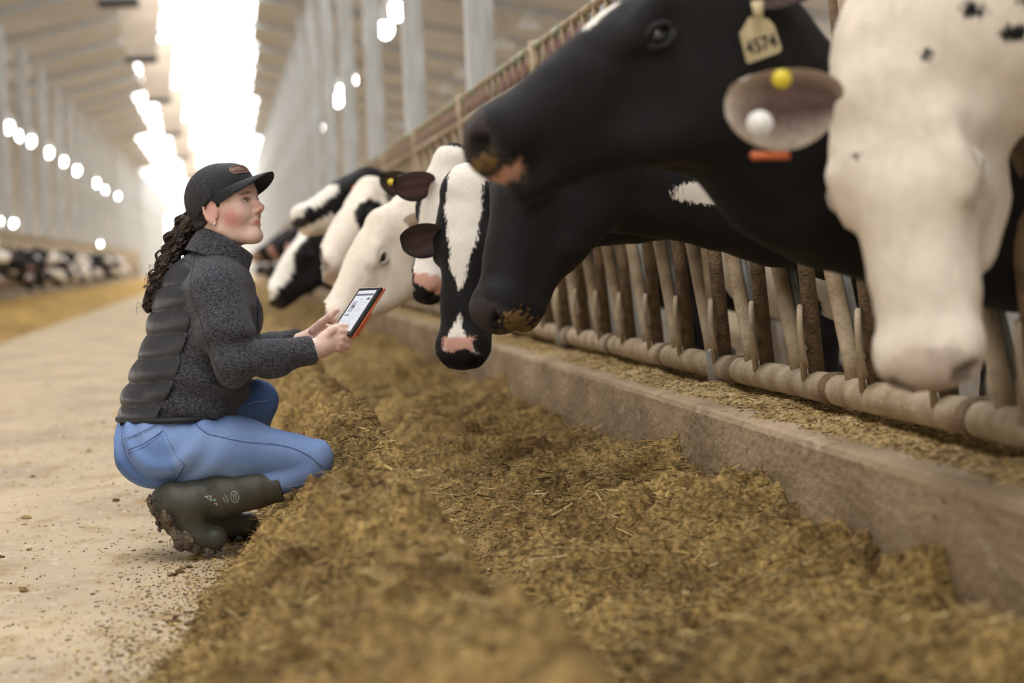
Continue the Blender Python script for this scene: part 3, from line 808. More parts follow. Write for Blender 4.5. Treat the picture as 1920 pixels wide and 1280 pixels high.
# --- the big black cow raising its muzzle
H = HeadFrame(P(1350,-32,4.68), P(874,298,4.58), (-.58,-.05,.81))
def p_b1(V, a, b, c):
    C = p_black(V, a, b, c, 0)
    wm = np.minimum(np.minimum(.02-np.abs(c+.015), b-.02), np.minimum(a-.19, .27-a))
    lip = np.minimum(np.minimum(a-.51, -.05-b), b+.072)
    fd = .62*np.clip((a-.50)/.05, 0, 1)*np.clip(1-np.abs(b+.02)/.05, 0, 1)+.28*np.clip((a-.42)/.1, 0, 1)*(b < -.06)
    return C, masks(len(V), white=wm, pink=lip, feed=fd)
e, add = cow('big black cow lifting its muzzle beside a cream ear tag', H, 4.88, p_b1, .0136, mouth=.35, jaw=1.15, neck_mid=P(1600,325,4.75), chest=(2.2,.86), neck_r=(.16,.19,.27),
    ears=({'d': PA(1490,-50,4.5)-PA(1400,-10,4.55), 'inner': (-.4,-.9,0), 'outc': BLACK, 'root': PA(1395,-8,4.58)}, {}))
tg = [(1405,32),(1418,30),(1441,36),(1452,48),(1466,92),(1462,98),(1405,119),(1400,116),(1387,62),(1394,52)]
tc = np.mean([PA(x, y, 4.46) for x, y in tg], 0)
Vt = [PA(x, y, 4.455+.0008*(x-1390)) for x, y in tg]; n = len(Vt)
Vt = Vt+[q+np.array([0,.004,0]) for q in Vt]
tagp = add('ear_tag', Vt, [tuple(range(n-1,-1,-1)), tuple(range(n, 2*n))]+[(i, (i+1) % n, n+(i+1) % n, n+i) for i in range(n)], M_tagc); tagp['label'] = 'cream ear tag with the number 4574'
for p in tagp.data.polygons: p.use_smooth = False
v, f = tube([PA(1420,2,4.45), PA(1422,34,4.452)], [.012,.009], 8); add('ear_tag_stem', v, f, M_tagc)
def text_mesh(s, size, bold=0.0):
    cu = bpy.data.curves.new('t', 'FONT'); cu.body = s; cu.size = size; cu.align_x = 'CENTER'; cu.align_y = 'CENTER'; cu.offset = bold*size
    o = bpy.data.objects.new('t', cu); COL.objects.link(o)
    dg = bpy.context.evaluated_depsgraph_get(); me = bpy.data.meshes.new_from_object(o.evaluated_get(dg))
    V = np.array([v.co[:] for v in me.vertices]); F = [tuple(p.vertices) for p in me.polygons]
    bpy.data.objects.remove(o); bpy.data.curves.remove(cu); bpy.data.meshes.remove(me)
    return V, F
V, F = text_mesh('4574', .030, .012)
tdp = lambda x: 4.455+.0008*(x-1390)
V = np.array([PA(1428+q[0]*960+q[1]*-310, 84-q[0]*290-q[1]*1220, tdp(1428+q[0]*960-q[1]*310)-.004) for q in V])
add('ear_tag_number', V, F, M_ink, None, tagp)

# --- black cow with its muzzle deep in the feed side, in the middle
H = HeadFrame(P(1012,232,6.62), P(918,622,6.42), (-.93,-.33,.2))
def p_b2(V, a, b, c):
    C = p_black(V, a, b, c, 0)
    fd = .44*np.clip((a-.40)/.12, 0, 1)*np.clip((-b+.07)/.1, 0, 1)+.2*np.clip(1-np.abs(a-.54)/.03, 0, 1)*(b < .03)
    return C, masks(len(V), white=sd_ball(V, PA(1350,358,6.5), (.12,.3,.036)), feed=fd)
cow('black cow with feed on its lowered muzzle in the middle of the picture', H, 6.72, p_b2, .0136, neck_mid=P(1285,358,6.66), jaw=1.1, neck_r=(.14,.125,.25), chest=(2.25,.84),
    ears=({'outc': BLACK}, {'outc': BLACK}))

# --- black cow with the white blaze, face to the camera
H = HeadFrame(P(884,345,7.82), P(862,692,7.66), (-.50,-.86,.12))
def p_c3(V, a, b, c):
    C = p_black(V, a, b, c, .0)
    w = np.interp(a, [-.1,.02,.10,.18,.27,.345,.37,.405,.44,.49,.53], [.056,.056,.056,.048,.030,.004,-.012,-.004,.010,.030,.05])
    front = b > np.interp(a, [0,.2,.4,.56], [-.05,-.03,-.03,-.05])
    fb = b-np.interp(a, [0,.2,.4,.56], [-.05,-.03,-.03,-.05])
    wm = np.minimum(w-np.abs(c+.012+.004*noise3(V, 30, 21)), fb)
    pk = np.minimum(np.minimum(a-.485, .045-np.abs(c+.012)), b+.0)
    bk = np.minimum(a-.532-.010*noise3(V, 30, 2), b+.2)
    return C, masks(len(V), white=wm, pink=pk, black=bk)
e, add = cow('black cow with a jagged white blaze facing the camera over the feed', H, 7.9, p_c3, .012, chest=(2.35,1.0),
    ears=({'d': PA(752,452,7.72)-PA(826,432,7.74), 'inner': (.15,-.85,-.35), 'L': .135, 'wd': .062, 'root': PA(832,440,7.76)}, {})[::-1], neck_r=(.13,.15,.22))
rr = np.random.RandomState(4)
wh = [tube([H.w(.53+.03*rr.rand(), -.06-.03*rr.rand(), (rr.rand()-.5)*.13), H.w(.575+.03*rr.rand(), -.07-.03*rr.rand(), (rr.rand()-.5)*.15)], [.0005,.0002], 4) for _ in range(22)]
add('whiskers', *join(wh), M_tagc)

# --- white-faced cow just behind it
H = HeadFrame(P(852,300,8.62), P(792,566,8.50), (-.62,-.76,.15))
def p_c4(V, a, b, c):
    C = np.tile(WHITE, (len(V), 1)); C[noise3(V, 3.5, 12) > .1] = BLACK
    hd = (a > -.1) & (V[:,0] < 1.4); C[hd] = WHITE
    bk = np.maximum.reduce([np.minimum(c-.06+.10*np.clip(a-.25, 0, 1), a-.1), -.10-b, np.minimum(-.082-c, .3-a), -.03-a])
    bk = np.where((V[:,0] < 1.6) & (a < .5), bk, -1)
    pk = np.minimum(a-.475, b+.04); bk = np.maximum(bk, np.minimum(a-.520-.012*noise3(V, 30, 13), .1+b))
    return C, masks(len(V), pink=pk, black=bk)
cow('white-faced cow with a grey pink muzzle behind the blazed cow', H, 8.51, p_c4, .0145,
    ears=({'d': PA(728,352,8.4)-PA(800,345,8.5), 'inner': (.1,-.8,-.5), 'L': .15, 'wd': .062, 'root': PA(812,345,8.55), 'inc': srgb(120,84,84)}, {})[::-1])
# --- white cow behind the tablet
H = HeadFrame(P(730,420,9.62), P(604,622,9.40), (-.80,-.42,.42))
cow('all-white cow with a dark eye behind the tablet', H, 9.73, lambda V,a,b,c: p_white(V,a,b,c,pad=PINK*.95), .016, jaw=1.1,
    ears=({'outc': CREAM, 'inc': srgb(176,150,130)}, {'outc': CREAM}), neck_mid=P(880,395,9.7), chest=(2.35,1.18))
# --- black cow seen past the white one, looking over with a yellow tag
H = HeadFrame(P(800,352,10.4), P(762,560,10.3), (-.5,-.85,.1))
e, add = cow('black cow mostly hidden behind the white-faced cow, yellow tag in its ear', H, 10.35, lambda V,a,b,c: p_black(V,a,b,c,0), .016,
    ears=({'d': PA(712,338,10.2)-PA(770,352,10.3), 'inner': (.1,-.85,-.4), 'root': PA(776,352,10.32), 'L': .16, 'wd': .06}, {})[::-1])
v, f = tube([PA(733,341,10.16), PA(733,341,10.15)], .014, 12); add('ear_tag', v, f, M_tagy)
# --- white cow with a black eye patch
H = HeadFrame(P(700,362,12.3), P(592,516,11.9), (-.78,-.40,.48))
def p_c6(V, a, b, c):
    C = p_white(V, a, b, c); m = (((a-.19)/.09)**2+((b+.02)/.07)**2 < 1) & (np.abs(c) > .05); C[m] = BLACK
    m = (a < .05) & (b < -.02) & (np.abs(c) > .03); C[m] = BLACK
    return C
cow('white cow with a black patch around the eye, left of the white cow', H, 12.2, p_c6, .018, ears=({'outc': BLACK}, {'outc': BLACK}))
# --- black cow with raised head and orange tag
H = HeadFrame(P(692,338,13.2), P(548,412,12.9), (-.42,-.1,.9))
def p_c7(V, a, b, c):
    C = p_black(V, a, b, c, 0); m = (np.abs(c+.02) < .05) & (b > .0) & (a > .25); C[m] = WHITE
    m = (a > .36) & (b < -.06); C[m] = CREAM
    return C
e, add = cow('black cow holding its head level, white nose stripe and orange ear tag', H, 13.4, p_c7, .018, jaw=1.15, ears=({}, {'d': (.25,-.9,.15), 'inner': (-.7,-.4,.2)}))
v, f = tube([PA(671,357,12.95), PA(671,357,12.93)], .035, 10); add('ear_tag', v, f, M_tago)
# --- black cow with white stripe, muzzle down, behind the person's collar
H = HeadFrame(P(590,440,14.6), P(498,566,14.3), (-.80,-.35,.45))
def p_c8(V, a, b, c):
    C = p_black(V, a, b, c, 0); m = (np.abs(c+.03) < .05) & (b > -.01); C[m] = WHITE
    return C
cow('black cow with a white face stripe lowering its muzzle to the feed', H, 14.6, p_c8, .02)

# --- the far cows: a few kinds, copied down both rows
KINDS = []
def far_paint(seed, thr):
    def fn(V, a, b, c):
        C = np.tile(BLACK, (len(V), 1)); C[noise3(V, 4.5, seed)+.5*noise3(V, 11, seed+1) > thr] = WHITE
        m = (np.abs(c) < .05) & (b > -.02) & (a > .0) & (a < .5)
        if seed % 2: C[m] = WHITE
        C[(V[:,2] < .5) & (V[:,0] > 2)] = WHITE*.8
        C[a > .52] = PINK*.6 if seed % 3 else SLATE
        return C
    return fn
poses = [((1.05,0,1.12),(.68,-.12,.70),(-.8,-.3,.4)), ((.95,0,1.2),(.45,-.1,.92),(-.5,-.1,.8)), ((1.1,0,1.0),(.82,-.05,.50),(-.9,-.2,.2)),
         ((1.0,0,1.15),(.72,.2,.68),(-.75,.3,.45)), ((1.15,0,1.3),(.66,-.15,1.08),(-.3,-.1,.9)), ((1.0,0,1.05),(.62,-.22,.66),(-.7,-.5,.4))]
names = ['patched cow with lowered head','patched cow stretching out its muzzle','mostly black cow with lowered muzzle','whitish cow with averted head','patched cow with raised head','whitish cow facing the aisle']
for i, (a, b, n) in enumerate(poses):
    H = HeadFrame(a, b, n); F = cow_field(H, 0, .026, far=True, chest=(2.3,1.0), neck_r=(.13,.15,.21)); V, Q = F.mesh()
    me = mesh('cow', V, Q, cols=(far_paint(31+i, [.3,.5,.9,-.2,.4,-.3][i])(V, *H.loc(V)), None)); me.materials.append(M_hide); KINDS.append(me)
rr = random.Random(5); k = 0
for i in range(44):
    y = 15.2+i*.612*1.25
    if min(abs(y-z) for z in COLZ) < .5: continue
    k += 1
    kind = rr.randrange(6); o = bpy.data.objects.new('cow', KINDS[kind]); COL.objects.link(o); o.location = (rr.uniform(-.12,.12), y, 0)
    tag(o, f'{names[kind]}, {ordinal(k-1)} far cow down the right row', 'cow', 'far cows of the right row')
k = 0
for i in range(64):
    y = 37.6+i*.612*1.35
    if min(abs(y-z) for z in COLZ) < .5: continue
    k += 1
    kind = rr.randrange(6); o = bpy.data.objects.new('cow', KINDS[kind]); COL.objects.link(o); o.location = (-2.8+rr.uniform(-.1,.1), y, 0); o.rotation_euler.z = math.pi
    tag(o, f'blurred {names[kind]}, {ordinal(k-1)} from the camera in the left row', 'cow', 'cows of the left row')
# ---------------------------------------------------------------- the crouching person
SKIN = np.array(srgb(234,198,182)); BLUSH = np.array(srgb(214,140,128)); LIP = np.array(srgb(178,96,92)); BROW = np.array(srgb(112,78,62)); HAIRC = np.array(srgb(44,32,28))
M_skin = vcol_mat('skin', 0.5, var=0.05, scale=120, bump=0.12, bscale=500, spec=0.4, dist=0.001)
M_knit = mat('charcoal_heather_knit', srgb(36,36,40), 0.9, var=srgb(90,90,98), scale=130, bump=0.5, bscale=300, sheen=0.15, stretch=(1,1,1.9), detail=3, spec=0.2)
M_nylon = mat('charcoal_quilted_nylon', srgb(48,49,55), 0.42, var=srgb(54,55,61), scale=12, bump=0.35, bscale=34, stretch=(1,1,.6), spec=0.45)
M_hem = mat('black_binding', srgb(30,30,33), 0.6)
M_denim = vcol_mat('light_blue_denim', 0.85, var=0.10, scale=420, bump=0.35, bscale=700, spec=0.2, dist=0.0012, stretch=(1,1,.5))
M_seam = mat('denim_seam', srgb(164,186,222), 0.85, var=srgb(110,132,180), scale=300)
M_seamd = mat('indigo_stitch', srgb(74,92,140), 0.85, var=srgb(100,120,168), scale=300)
M_boot = mat('olive_rubber', srgb(60,62,52), 0.5, var=srgb(78,74,64), scale=14, bump=0.1, bscale=60, spec=0.4)
M_mud = mat('dried_mud', srgb(66,56,46), 0.95, var=srgb(128,112,95), scale=60, bump=1.0, bscale=150)
M_cap = mat('black_cap_cloth', srgb(24,25,29), 0.8, var=srgb(34,35,40), scale=200, bump=0.3, bscale=500, sheen=0.1)
M_mesh = mat('black_cap_mesh', srgb(28,28,31), 0.7, var=srgb(50,50,56), scale=160, bump=0.8, bscale=320, stretch=(1,1,.2))
M_patch = mat('brown_leather', srgb(96,66,54), 0.6, var=srgb(84,58,48), scale=60)
M_patchl = mat('tan_stitching', srgb(190,150,130), 0.7)
M_hair = mat('dark_brown_curls', srgb(66,46,36), 0.4, var=srgb(28,21,20), scale=40, spec=0.6)
M_hairb = mat('pulled_back_hair', srgb(40,29,25), 0.5, var=srgb(24,18,17), scale=30, bump=.5, bscale=200)
M_silver = mat('silver', (0.8,0.8,0.82), 0.15, 1.0)
M_print = mat('pale_boot_print', srgb(176,180,176), 0.6)
M_teal = mat('teal_boot_print', srgb(130,180,176), 0.6)
person = empty('person', P(330, 1010, 7.05))
person.location.z = 0
tag(person, 'person in black cap, charcoal jacket and jeans crouching on the aisle with a tablet', 'person')
PL = np.array(person.location)
def padd(nm, v, f, m, cols=None, par=None, smooth=True):
    return link(nm, mesh(nm, np.asarray(v, float)-PL, f, cols=cols, smooth=smooth), m, par or person)
fB = nrm((.95,.30,0)); rB = np.array([fB[1], -fB[0], 0])            # where the trunk faces, its right side
# head frame
yaw, pit = math.radians(30), math.radians(8)
hF = np.array([math.cos(yaw)*math.cos(pit), -math.sin(yaw)*math.cos(pit), math.sin(pit)])
hR = nrm(np.cross(hF, (0,0,1))); hU = np.cross(hR, hF); hO = PA(423, 396, 7.0)
hw = lambda f, u, r=0.0: hO+f*hF+u*hU+r*hR
hE = lambda f, u, r, a, b, c: ell(hw(f,u,r), (a,b,c), (hF, hU, hR))
# joints
SH_R, EL_R, WR_R = PA(405,545,6.87), PA(440,684,6.80), PA(594,653,6.895)
SH_L, EL_L, WR_L = PA(398,538,7.19), PA(452,668,7.27), PA(572,640,7.135)
TOR = [(PA(410,500,7.01), .046, 1.2), (PA(403,530,7.02), .086, 1.6), (PA(397,556,7.02), .120, 1.42), (PA(390,610,7.03), .140, 1.22), (PA(365,700,7.05), .152, 1.15), (PA(332,772,7.06), .156, 1.15)]
HIP_R, KN_R = PA(310,842,6.95), PA(586,861,6.87)
HIP_L, KN_L = PA(330,826,7.18), PA(482,752,7.30)

# ---- body: one skin from head to feet, mostly under the clothes
lo = np.array([PA(200,640,7)[0]-.02, 6.68, 0.02]); hi = np.array([PA(668,640,7)[0], 7.46, PA(400,300,7)[2]+.03])
F = Field(lo, hi, .0039)
for (a, r1, s1), (b, r2, s2) in zip(TOR[:-1], TOR[1:]): F.put(flat(a, b, r1-.022, r2-.022, rB, (s1+s2)/2), .03)
for s, e, w in ((SH_R, EL_R, WR_R), (SH_L, EL_L, WR_L)):
    F.put(rc(s, e, .052, .042), .03); F.put(rc(e, w, .041, .026), .02)
F.put(flat(PA(305,800,7.06), PA(290,840,7.06), .10, .10, rB, 1.3), .04)
F.put(rc(HIP_R, KN_R, .07, .036), .03); F.put(rc(PA(578,876,6.865), PA(350,945,6.89), .03, .03), .03)
F.put(rc(HIP_L, KN_L, .075, .045), .03); F.put(rc(KN_L, PA(400,955,7.32), .045, .035), .03)
# neck and head
F.put(rc(hw(-.035,-.03), PA(408,470,7.01), .052, .062), .02)
F.put(hE(-.012,.035,0,.094,.088,.075), .02)
F.put(hE(.040,.001,0,.057,.088,.057), .03)
F.put(hE(.035,.050,0,.058,.050,.060), .03)
for c in (-1, 1):
    F.put(rc(hw(.004,-.05,c*.050), hw(.070,-.085,c*.017), .0135, .0145), .03)
    F.put(hE(.055,-.020,c*.036,.030,.030,.026), .03)
    F.put(rc(hw(.088,.036,c*.012), hw(.074,.034,c*.048), .011, .010), .015)
F.put(rc(hw(.083,-.087,-.008), hw(.083,-.087,.008), .018), .02)
F.put(hE(.03,-.075,0,.045,.022,.04), .03)
F.put(rc(hw(.0905,.030), hw(.1135,-.008), .0070, .0088), .012)
F.put(rc(hw(.1155,-.012), hw(.111,-.015), .0088), .010)
for c in (-1, 1):
    F.put(hE(.104,-.018,c*.0115,.010,.0075,.0068), .006)
    F.cut(hE(.108,-.0255,c*.0065,.0045,.004,.003), .002)
F.put(rc(hw(.086,-.034), hw(.0835,-.064), .0150, .0135), .012)
for c in (-1, 1):
    F.put(rc(hw(.0995,-.0455,c*.004), hw(.089,-.0495,c*.022), .0052, .003), .005)
    F.put(rc(hw(.0985,-.0575,c*.002), hw(.089,-.0525,c*.020), .0060, .003), .005)
    F.cut(rc(hw(.1065,-.0512,0), hw(.093,-.0512,c*.023), .0016, .0014), .002)
    # eye: socket, lid ball, almond opening
    F.cut(hE(.100,.016,c*.032,.014,.012,.019), .014)
    F.put(hE(.0775,.0165,c*.0315,.0148,.0140,.0165), .005)
    F.cut(hE(.0935,.0160,c*.0325,.0105,.0048,.0128), .002)
    # ear
    er = [(.012,-.020),(.016,.000),(.013,.018),(.002,.029),(-.010,.029),(-.018,.016),(-.018,-.002),(-.011,-.020),(-.001,-.032),(.007,-.034)]
    pts = [hw(f-.004, u, c*(.0715+.012*max(0,min(1,(.014-f)/.03)))) for f, u in er]
    F.put(hE(-.006,-.001,c*.0725,.019,.031,.0068), .006)
    for i in range(len(pts)-1): F.put(rc(pts[i], pts[i+1], .0042+(.002 if i > 6 else 0), .0042+(.002 if i > 5 else 0)), .003)
    F.cut(hE(.002,-.006,c*.0835,.0085,.013,.007), .003)
    F.put(rc(hw(-.010,.014,c*.077), hw(-.008,-.012,c*.078), .003), .003)
# hands
def finger(pts, rad):
    for i in range(len(pts)-1): F.put(rc(pts[i], pts[i+1], rad[i], rad[i+1]), .004)
F.put(rc(PA(588,656,6.895), PA(606,647,6.9), .027, .027), .015)
vz = nrm(PA(630,612,6.90)-PA(640,664,6.91))
F.put(flat(PA(608,645,6.902), PA(633,635,6.912), .0165, .0150, vz, 2.15), .012)
for (k1, k2, k3, k4, r) in (((638,621,6.905),(653,623,6.922),(657,619,6.955),(648,612,6.985),.0100), ((641,632,6.905),(655,636,6.925),(656,632,6.96),(645,625,6.99),.0100),
                        ((639,643,6.908),(651,648,6.928),(650,643,6.962),(640,635,6.99),.0095), ((633,653,6.912),(643,658,6.932),(642,653,6.96),(633,646,6.985),.0085)):
    finger([PA(*k1), PA(*k2), PA(*k3), PA(*k4)], [r*1.12, r, r*.95, r*.85])
finger([PA(602,638,6.893), PA(620,620,6.898), PA(636,613,6.912), PA(650,611,6.930)], [.017,.0125,.0110,.0085])
F.put(rc(PA(566,643,7.14), PA(584,632,7.125), .026, .026), .015)
F.put(flat(PA(584,630,7.125), PA(602,617,7.10), .0160, .0150, nrm((.35,.2,.9)), 2.0), .012)
finger([PA(588,619,7.10), PA(604,604,7.075), PA(619,592,7.058), PA(632,581,7.048)], [.015,.0118,.0105,.0080])
for i in range(4): finger([PA(604-2*i,612+7*i,7.10), PA(622-2*i,615+6*i,7.085), PA(636-3*i,606+6*i,7.06), PA(640-3*i,600+6*i,7.035)], [.0105,.0098,.0092,.008])
V, Q = F.mesh()
q = (V-hO); f_, u_, r_ = q@hF, q@hU, q@hR; ar = np.abs(r_)
C = np.tile(SKIN, (len(V), 1))
def blend(mask, col):
    global C
    m = np.clip(mask, 0, 1)[:, None]; C = C*(1-m)+col*m
headm = (u_ > -.13) & (np.linalg.norm(q, axis=1) < .19)
blend(headm*np.clip(1.15-np.sqrt(((f_-.052)/.036)**2+((u_+.030)/.036)**2), 0, .8)*(ar > .025), BLUSH)
blend(headm*np.clip(1.3-np.sqrt(((f_-.118)/.02)**2+((u_+.012)/.02)**2+(r_/.016)**2), 0, .5), BLUSH)
blend(headm*((ar > .066) & (f_ < .02) & (f_ > -.04))*.45, BLUSH)
blend(headm*(f_ > .08)*np.clip(1.4-np.sqrt(((u_+.0515)/.0095)**2+(r_/.021)**2), 0, .85), LIP)
blend(headm*(f_ > .06)*np.clip(1.5-np.sqrt(((u_-.0325-.004*np.sin(ar*60))/.0036)**2+((ar-.034)/.021)**2), 0, .8), BROW)
blend(headm*(f_ > .07)*np.clip(1.25-np.sqrt(((u_-.016)/.009)**2+((ar-.032)/.017)**2), 0, .45), np.array(srgb(170,112,92)))
hand = V[:, 0] > PA(575,640,7)[0]
blend(hand*np.clip(.5*noise3(V, 50, 4), 0, .35), BLUSH)
body = padd('body', V, Q, M_skin, C)
# eyes
for c in (-1, 1):
    ce = hw(.0795,.0162,c*.0315); v, f = uvsphere(ce, .0122, 24, 16, axes=(hR, hU, hF)); v = np.array(v)
    g = nrm(hF+.06*hU+.05*np.array([1,0,0])); an = ((v-ce)@g)/.0122
    cc = np.tile(np.array(srgb(226,220,214)), (len(v), 1)); cc[an > .875] = np.array(srgb(92,88,78)); cc[an > .965] = (.01,.01,.01)
    padd('eye', v, f, vcol_mat('eye_surface', .08, var=0, bump=0, spec=.6) if c < 0 else bpy.data.materials['eye_surface'], cc)
    lash = [hw(.0925+.004*math.cos(t), .0162+.0052*math.sin(t), c*(.0325-.0128*math.cos(t))) for t in np.linspace(.15, math.pi-.15, 9)]
    padd('eyelashes', *tube(lash, .0011, 5), M_hair)

# ---- jeans
F = Field(np.array([PA(205,640,7)[0], 6.70, PA(400,960,6.9)[2]-.02]), np.array([PA(640,640,7)[0], 7.44, PA(300,730,7)[2]]), .005)
F.put(flat(PA(312,778,7.06), PA(288,835,7.06), .120, .118, rB, 1.28), .05)
F.put(rc(PA(278,842,6.985), PA(290,850,6.97), .092, .092), .04); F.put(rc(PA(280,842,7.13), PA(292,850,7.14), .094, .094), .04)
F.put(rc(HIP_R, PA(450,843,6.9), .095, .087), .04); F.put(rc(PA(450,843,6.9), KN_R, .087, .058), .03)
F.put(rc(PA(578,876,6.865), PA(470,916,6.88), .052, .046), .006)
F.put(rc(HIP_L, KN_L, .098, .060), .04); F.put(rc(KN_L, PA(455,870,7.32), .060, .050), .03)
def folds(X):
    d1 = (X-np.array(PA(310,800,6.9))); d2 = (X-np.array(KN_R)); r1 = np.linalg.norm(d1, axis=1); r2 = np.linalg.norm(d2, axis=1)
    a = .0065*np.sin(r1*85+3*noise3(X, 9, 2))*np.exp(-((r1-.13)/.07)**2)+.005*np.sin(r2*110+2*noise3(X, 12, 3))*np.exp(-(r2/.07)**2)
    return a+.0022*noise3(X, 17, 8)+.0032*np.clip(noise3(X*np.array([.45,1,1.7]), 24, 11), -1, 1)
F.displace(folds)
V, Q = F.mesh(); n1 = np.clip(.5+.55*noise3(V, 7, 4)+.3*noise3(V, 24, 5), 0, 1)[:, None]; bv_jean = bvh_of(V, Q)
C = np.array(srgb(88,116,170))*(1-n1)+np.array(srgb(126,152,200))*n1
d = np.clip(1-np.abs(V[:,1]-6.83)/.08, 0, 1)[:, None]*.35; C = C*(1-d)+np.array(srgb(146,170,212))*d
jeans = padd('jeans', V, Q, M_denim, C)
def seam(nm, pxs, bvh, par, m, r=.0016, n=7, lift=.0008, off=(0,0)):
    c = catmull(np.array(pxs, float), n); pts = []
    for x, y in c:
        p, _ = on_surf(bvh, x+off[0], y+off[1], lift)
        if p is not None: pts.append(p)
    if len(pts) > 2: return padd(nm, *tube(pts, r, 6), m, None, par)
pk = [(240,842),(271,829),(305,806),(325,842),(344,871),(325,901)]
gx = 14; A, B, Cc, D = [np.array(q, float) for q in ((241,843),(305,807),(335,886),(262,884))]; pv = []
for j in range(gx):
    for i in range(gx):
        s, t = i/(gx-1), j/(gx-1); w = (A*(1-s)+B*s)*(1-t)+(D*(1-s)+Cc*s)*t
        p, _ = on_surf(bv_jean, w[0], w[1], .0016 if 0 < i < gx-1 and 0 < j < gx-1 else -.001); pv.append(p if p is not None else pv[-1])
pf = [(j*gx+i, j*gx+i+1, (j+1)*gx+i+1, (j+1)*gx+i) for j in range(gx-1) for i in range(gx-1)]
padd('back_pocket', pv, pf, M_denim, np.tile(np.array(srgb(112,140,192)), (len(pv), 1)), jeans)
for off, m in (((0,0), M_seam), ((1.2,2.0), M_seamd)):
    seam('pocket_seam', pk[:3], bv_jean, jeans, m, off=off); seam('pocket_seam', pk[2:5], bv_jean, jeans, m, off=off); seam('pocket_seam', pk[4:], bv_jean, jeans, m, off=off)
seam('pocket_seam', [(242,850),(272,837),(303,815)], bv_jean, jeans, M_seamd)
for off, m in (((0,0), M_seamd), ((.5,2.2), M_seam)):
    seam('yoke_seam', [(230,825),(262,812),(292,797),(316,783)], bv_jean, jeans, m, off=off)
seam('back_seam', [(229,790),(231,824),(240,856),(256,880)], bv_jean, jeans, M_seamd); seam('back_seam', [(230.5,790),(232.5,824),(241.5,855),(258,880)], bv_jean, jeans, M_seam, .0011)
seam('side_seam', [(372,800),(387,811),(420,819),(454,826),(495,829),(532,834),(575,850),(606,874)], bv_jean, jeans, M_seam, .0012); seam('side_seam', [(387,813),(454,828),(532,836.5),(575,852.5),(604,876)], bv_jean, jeans, M_seamd, .0012)
seam('front_pocket_seam', [(364,789),(372,800),(387,812)], bv_jean, jeans, M_seamd, .002)
seam('shin_seam', [(538,913),(572,905),(604,892)], bv_jean, jeans, M_seam, .0012)
for off, m in (((0,0), M_seam), ((.8,2.2), M_seamd)): seam('knee_seam', [(446,777),(458,764),(473,755),(500,751)], bv_jean, jeans, m, off=off)
padd('belt_loop', *tube([p for p in [on_surf(bv_jean, 228.5+.3*i, 786+i*4, .003)[0] for i in range(4)] if p is not None], .004, 6), M_denim, None, jeans) if on_surf(bv_jean, 229, 790)[0] is not None else None
jeans.children[-1].data.color_attributes.new('Col', 'FLOAT_COLOR', 'POINT').data.foreach_set('color', np.tile(np.array([*srgb(100,130,196), 1], np.float32), len(jeans.children[-1].data.vertices))) if jeans.children[-1].name.startswith('belt') else None

# ---- boots
def boot(name, shaft, heel, ball, toe, top_dir, cut, sole_pts, label):
    pts = [p for p, _ in shaft]+[heel[0], ball[0], toe[0]]
    lo = np.min(pts, 0)-.12; hi = np.max(pts, 0)+.12; lo[2] = max(lo[2], .0)
    F = Field(lo, hi, .004)
    for (a, r1), (b, r2) in zip(shaft[:-1], shaft[1:]): F.put(rc(a, b, r1, r2), .02)
    F.put(rc(shaft[-1][0], heel[0], shaft[-1][1], heel[1]), .03)
    F.put(rc(shaft[-1][0], ball[0], shaft[-1][1]*.75, ball[1]*.9), .02); F.put(rc(heel[0], ball[0], heel[1], ball[1]), .03)
    F.put(rc(ball[0], toe[0], ball[1], toe[1]), .012)
    t = nrm(top_dir).astype(np.float32); c0 = np.asarray(cut, np.float32)
    F.keep(lambda X: (X-c0)@t)
    F.displace(lambda X: .0016*noise3(X, 24, 3)+.0010*np.sin((X-c0)@t*95+2*noise3(X, 9, 5)))
    V, Q = F.mesh(); o = padd(name, V, Q, M_boot); o['label'] = label
    S = Field(lo-.02, hi+.02, .0045)
    for (a, r1), (b, r2) in zip(sole_pts[:-1], sole_pts[1:]): S.put(flat(a, b, r1, r2, (0,1,0), 2.3), .012)
    S.displace(lambda X: .006*noise3(X, 60, 5)+.004*noise3(X, 150, 6)+.004*np.sign(np.sin(X[:,0]*150+X[:,2]*40)))
    v, q = S.mesh(); v[:, 2] = np.maximum(v[:, 2], .001); so = padd('sole', v, q, M_mud, None, o); so['label'] = 'mud-caked lugged sole'
    return o, bvh_of(V, Q)
bootr, bv_boot = boot('boot', [(PA(560,898,6.88),.050),(PA(470,914,6.882),.058),(PA(420,926,6.885),.060),(PA(352,942,6.89),.054)], (PA(320,940,6.89),.049), (PA(366,1000,6.89),.037), (PA(402,1008,6.885),.035),
    PA(523,905,6.88)-PA(400,930,6.885), PA(524,905,6.88), [(PA(294,938,6.89),.022),(PA(316,978,6.89),.024),(PA(348,1013,6.89),.021),(PA(382,1029,6.888),.014),(PA(410,1031,6.886),.009)], 'olive rubber boot on its toe with the heel raised')
bootl, _ = boot('boot', [(PA(462,830,7.32),.052),(PA(440,880,7.32),.056),(PA(402,950,7.32),.052)], (PA(384,985,7.32),.046), (PA(430,985,7.315),.040), (PA(464,983,7.31),.036),
    PA(462,830,7.32)-PA(440,880,7.32), PA(458,842,7.32), [(PA(360,1008,7.32),.012),(PA(420,1010,7.318),.011),(PA(478,1008,7.31),.009)], 'olive rubber boot flat on the floor behind')
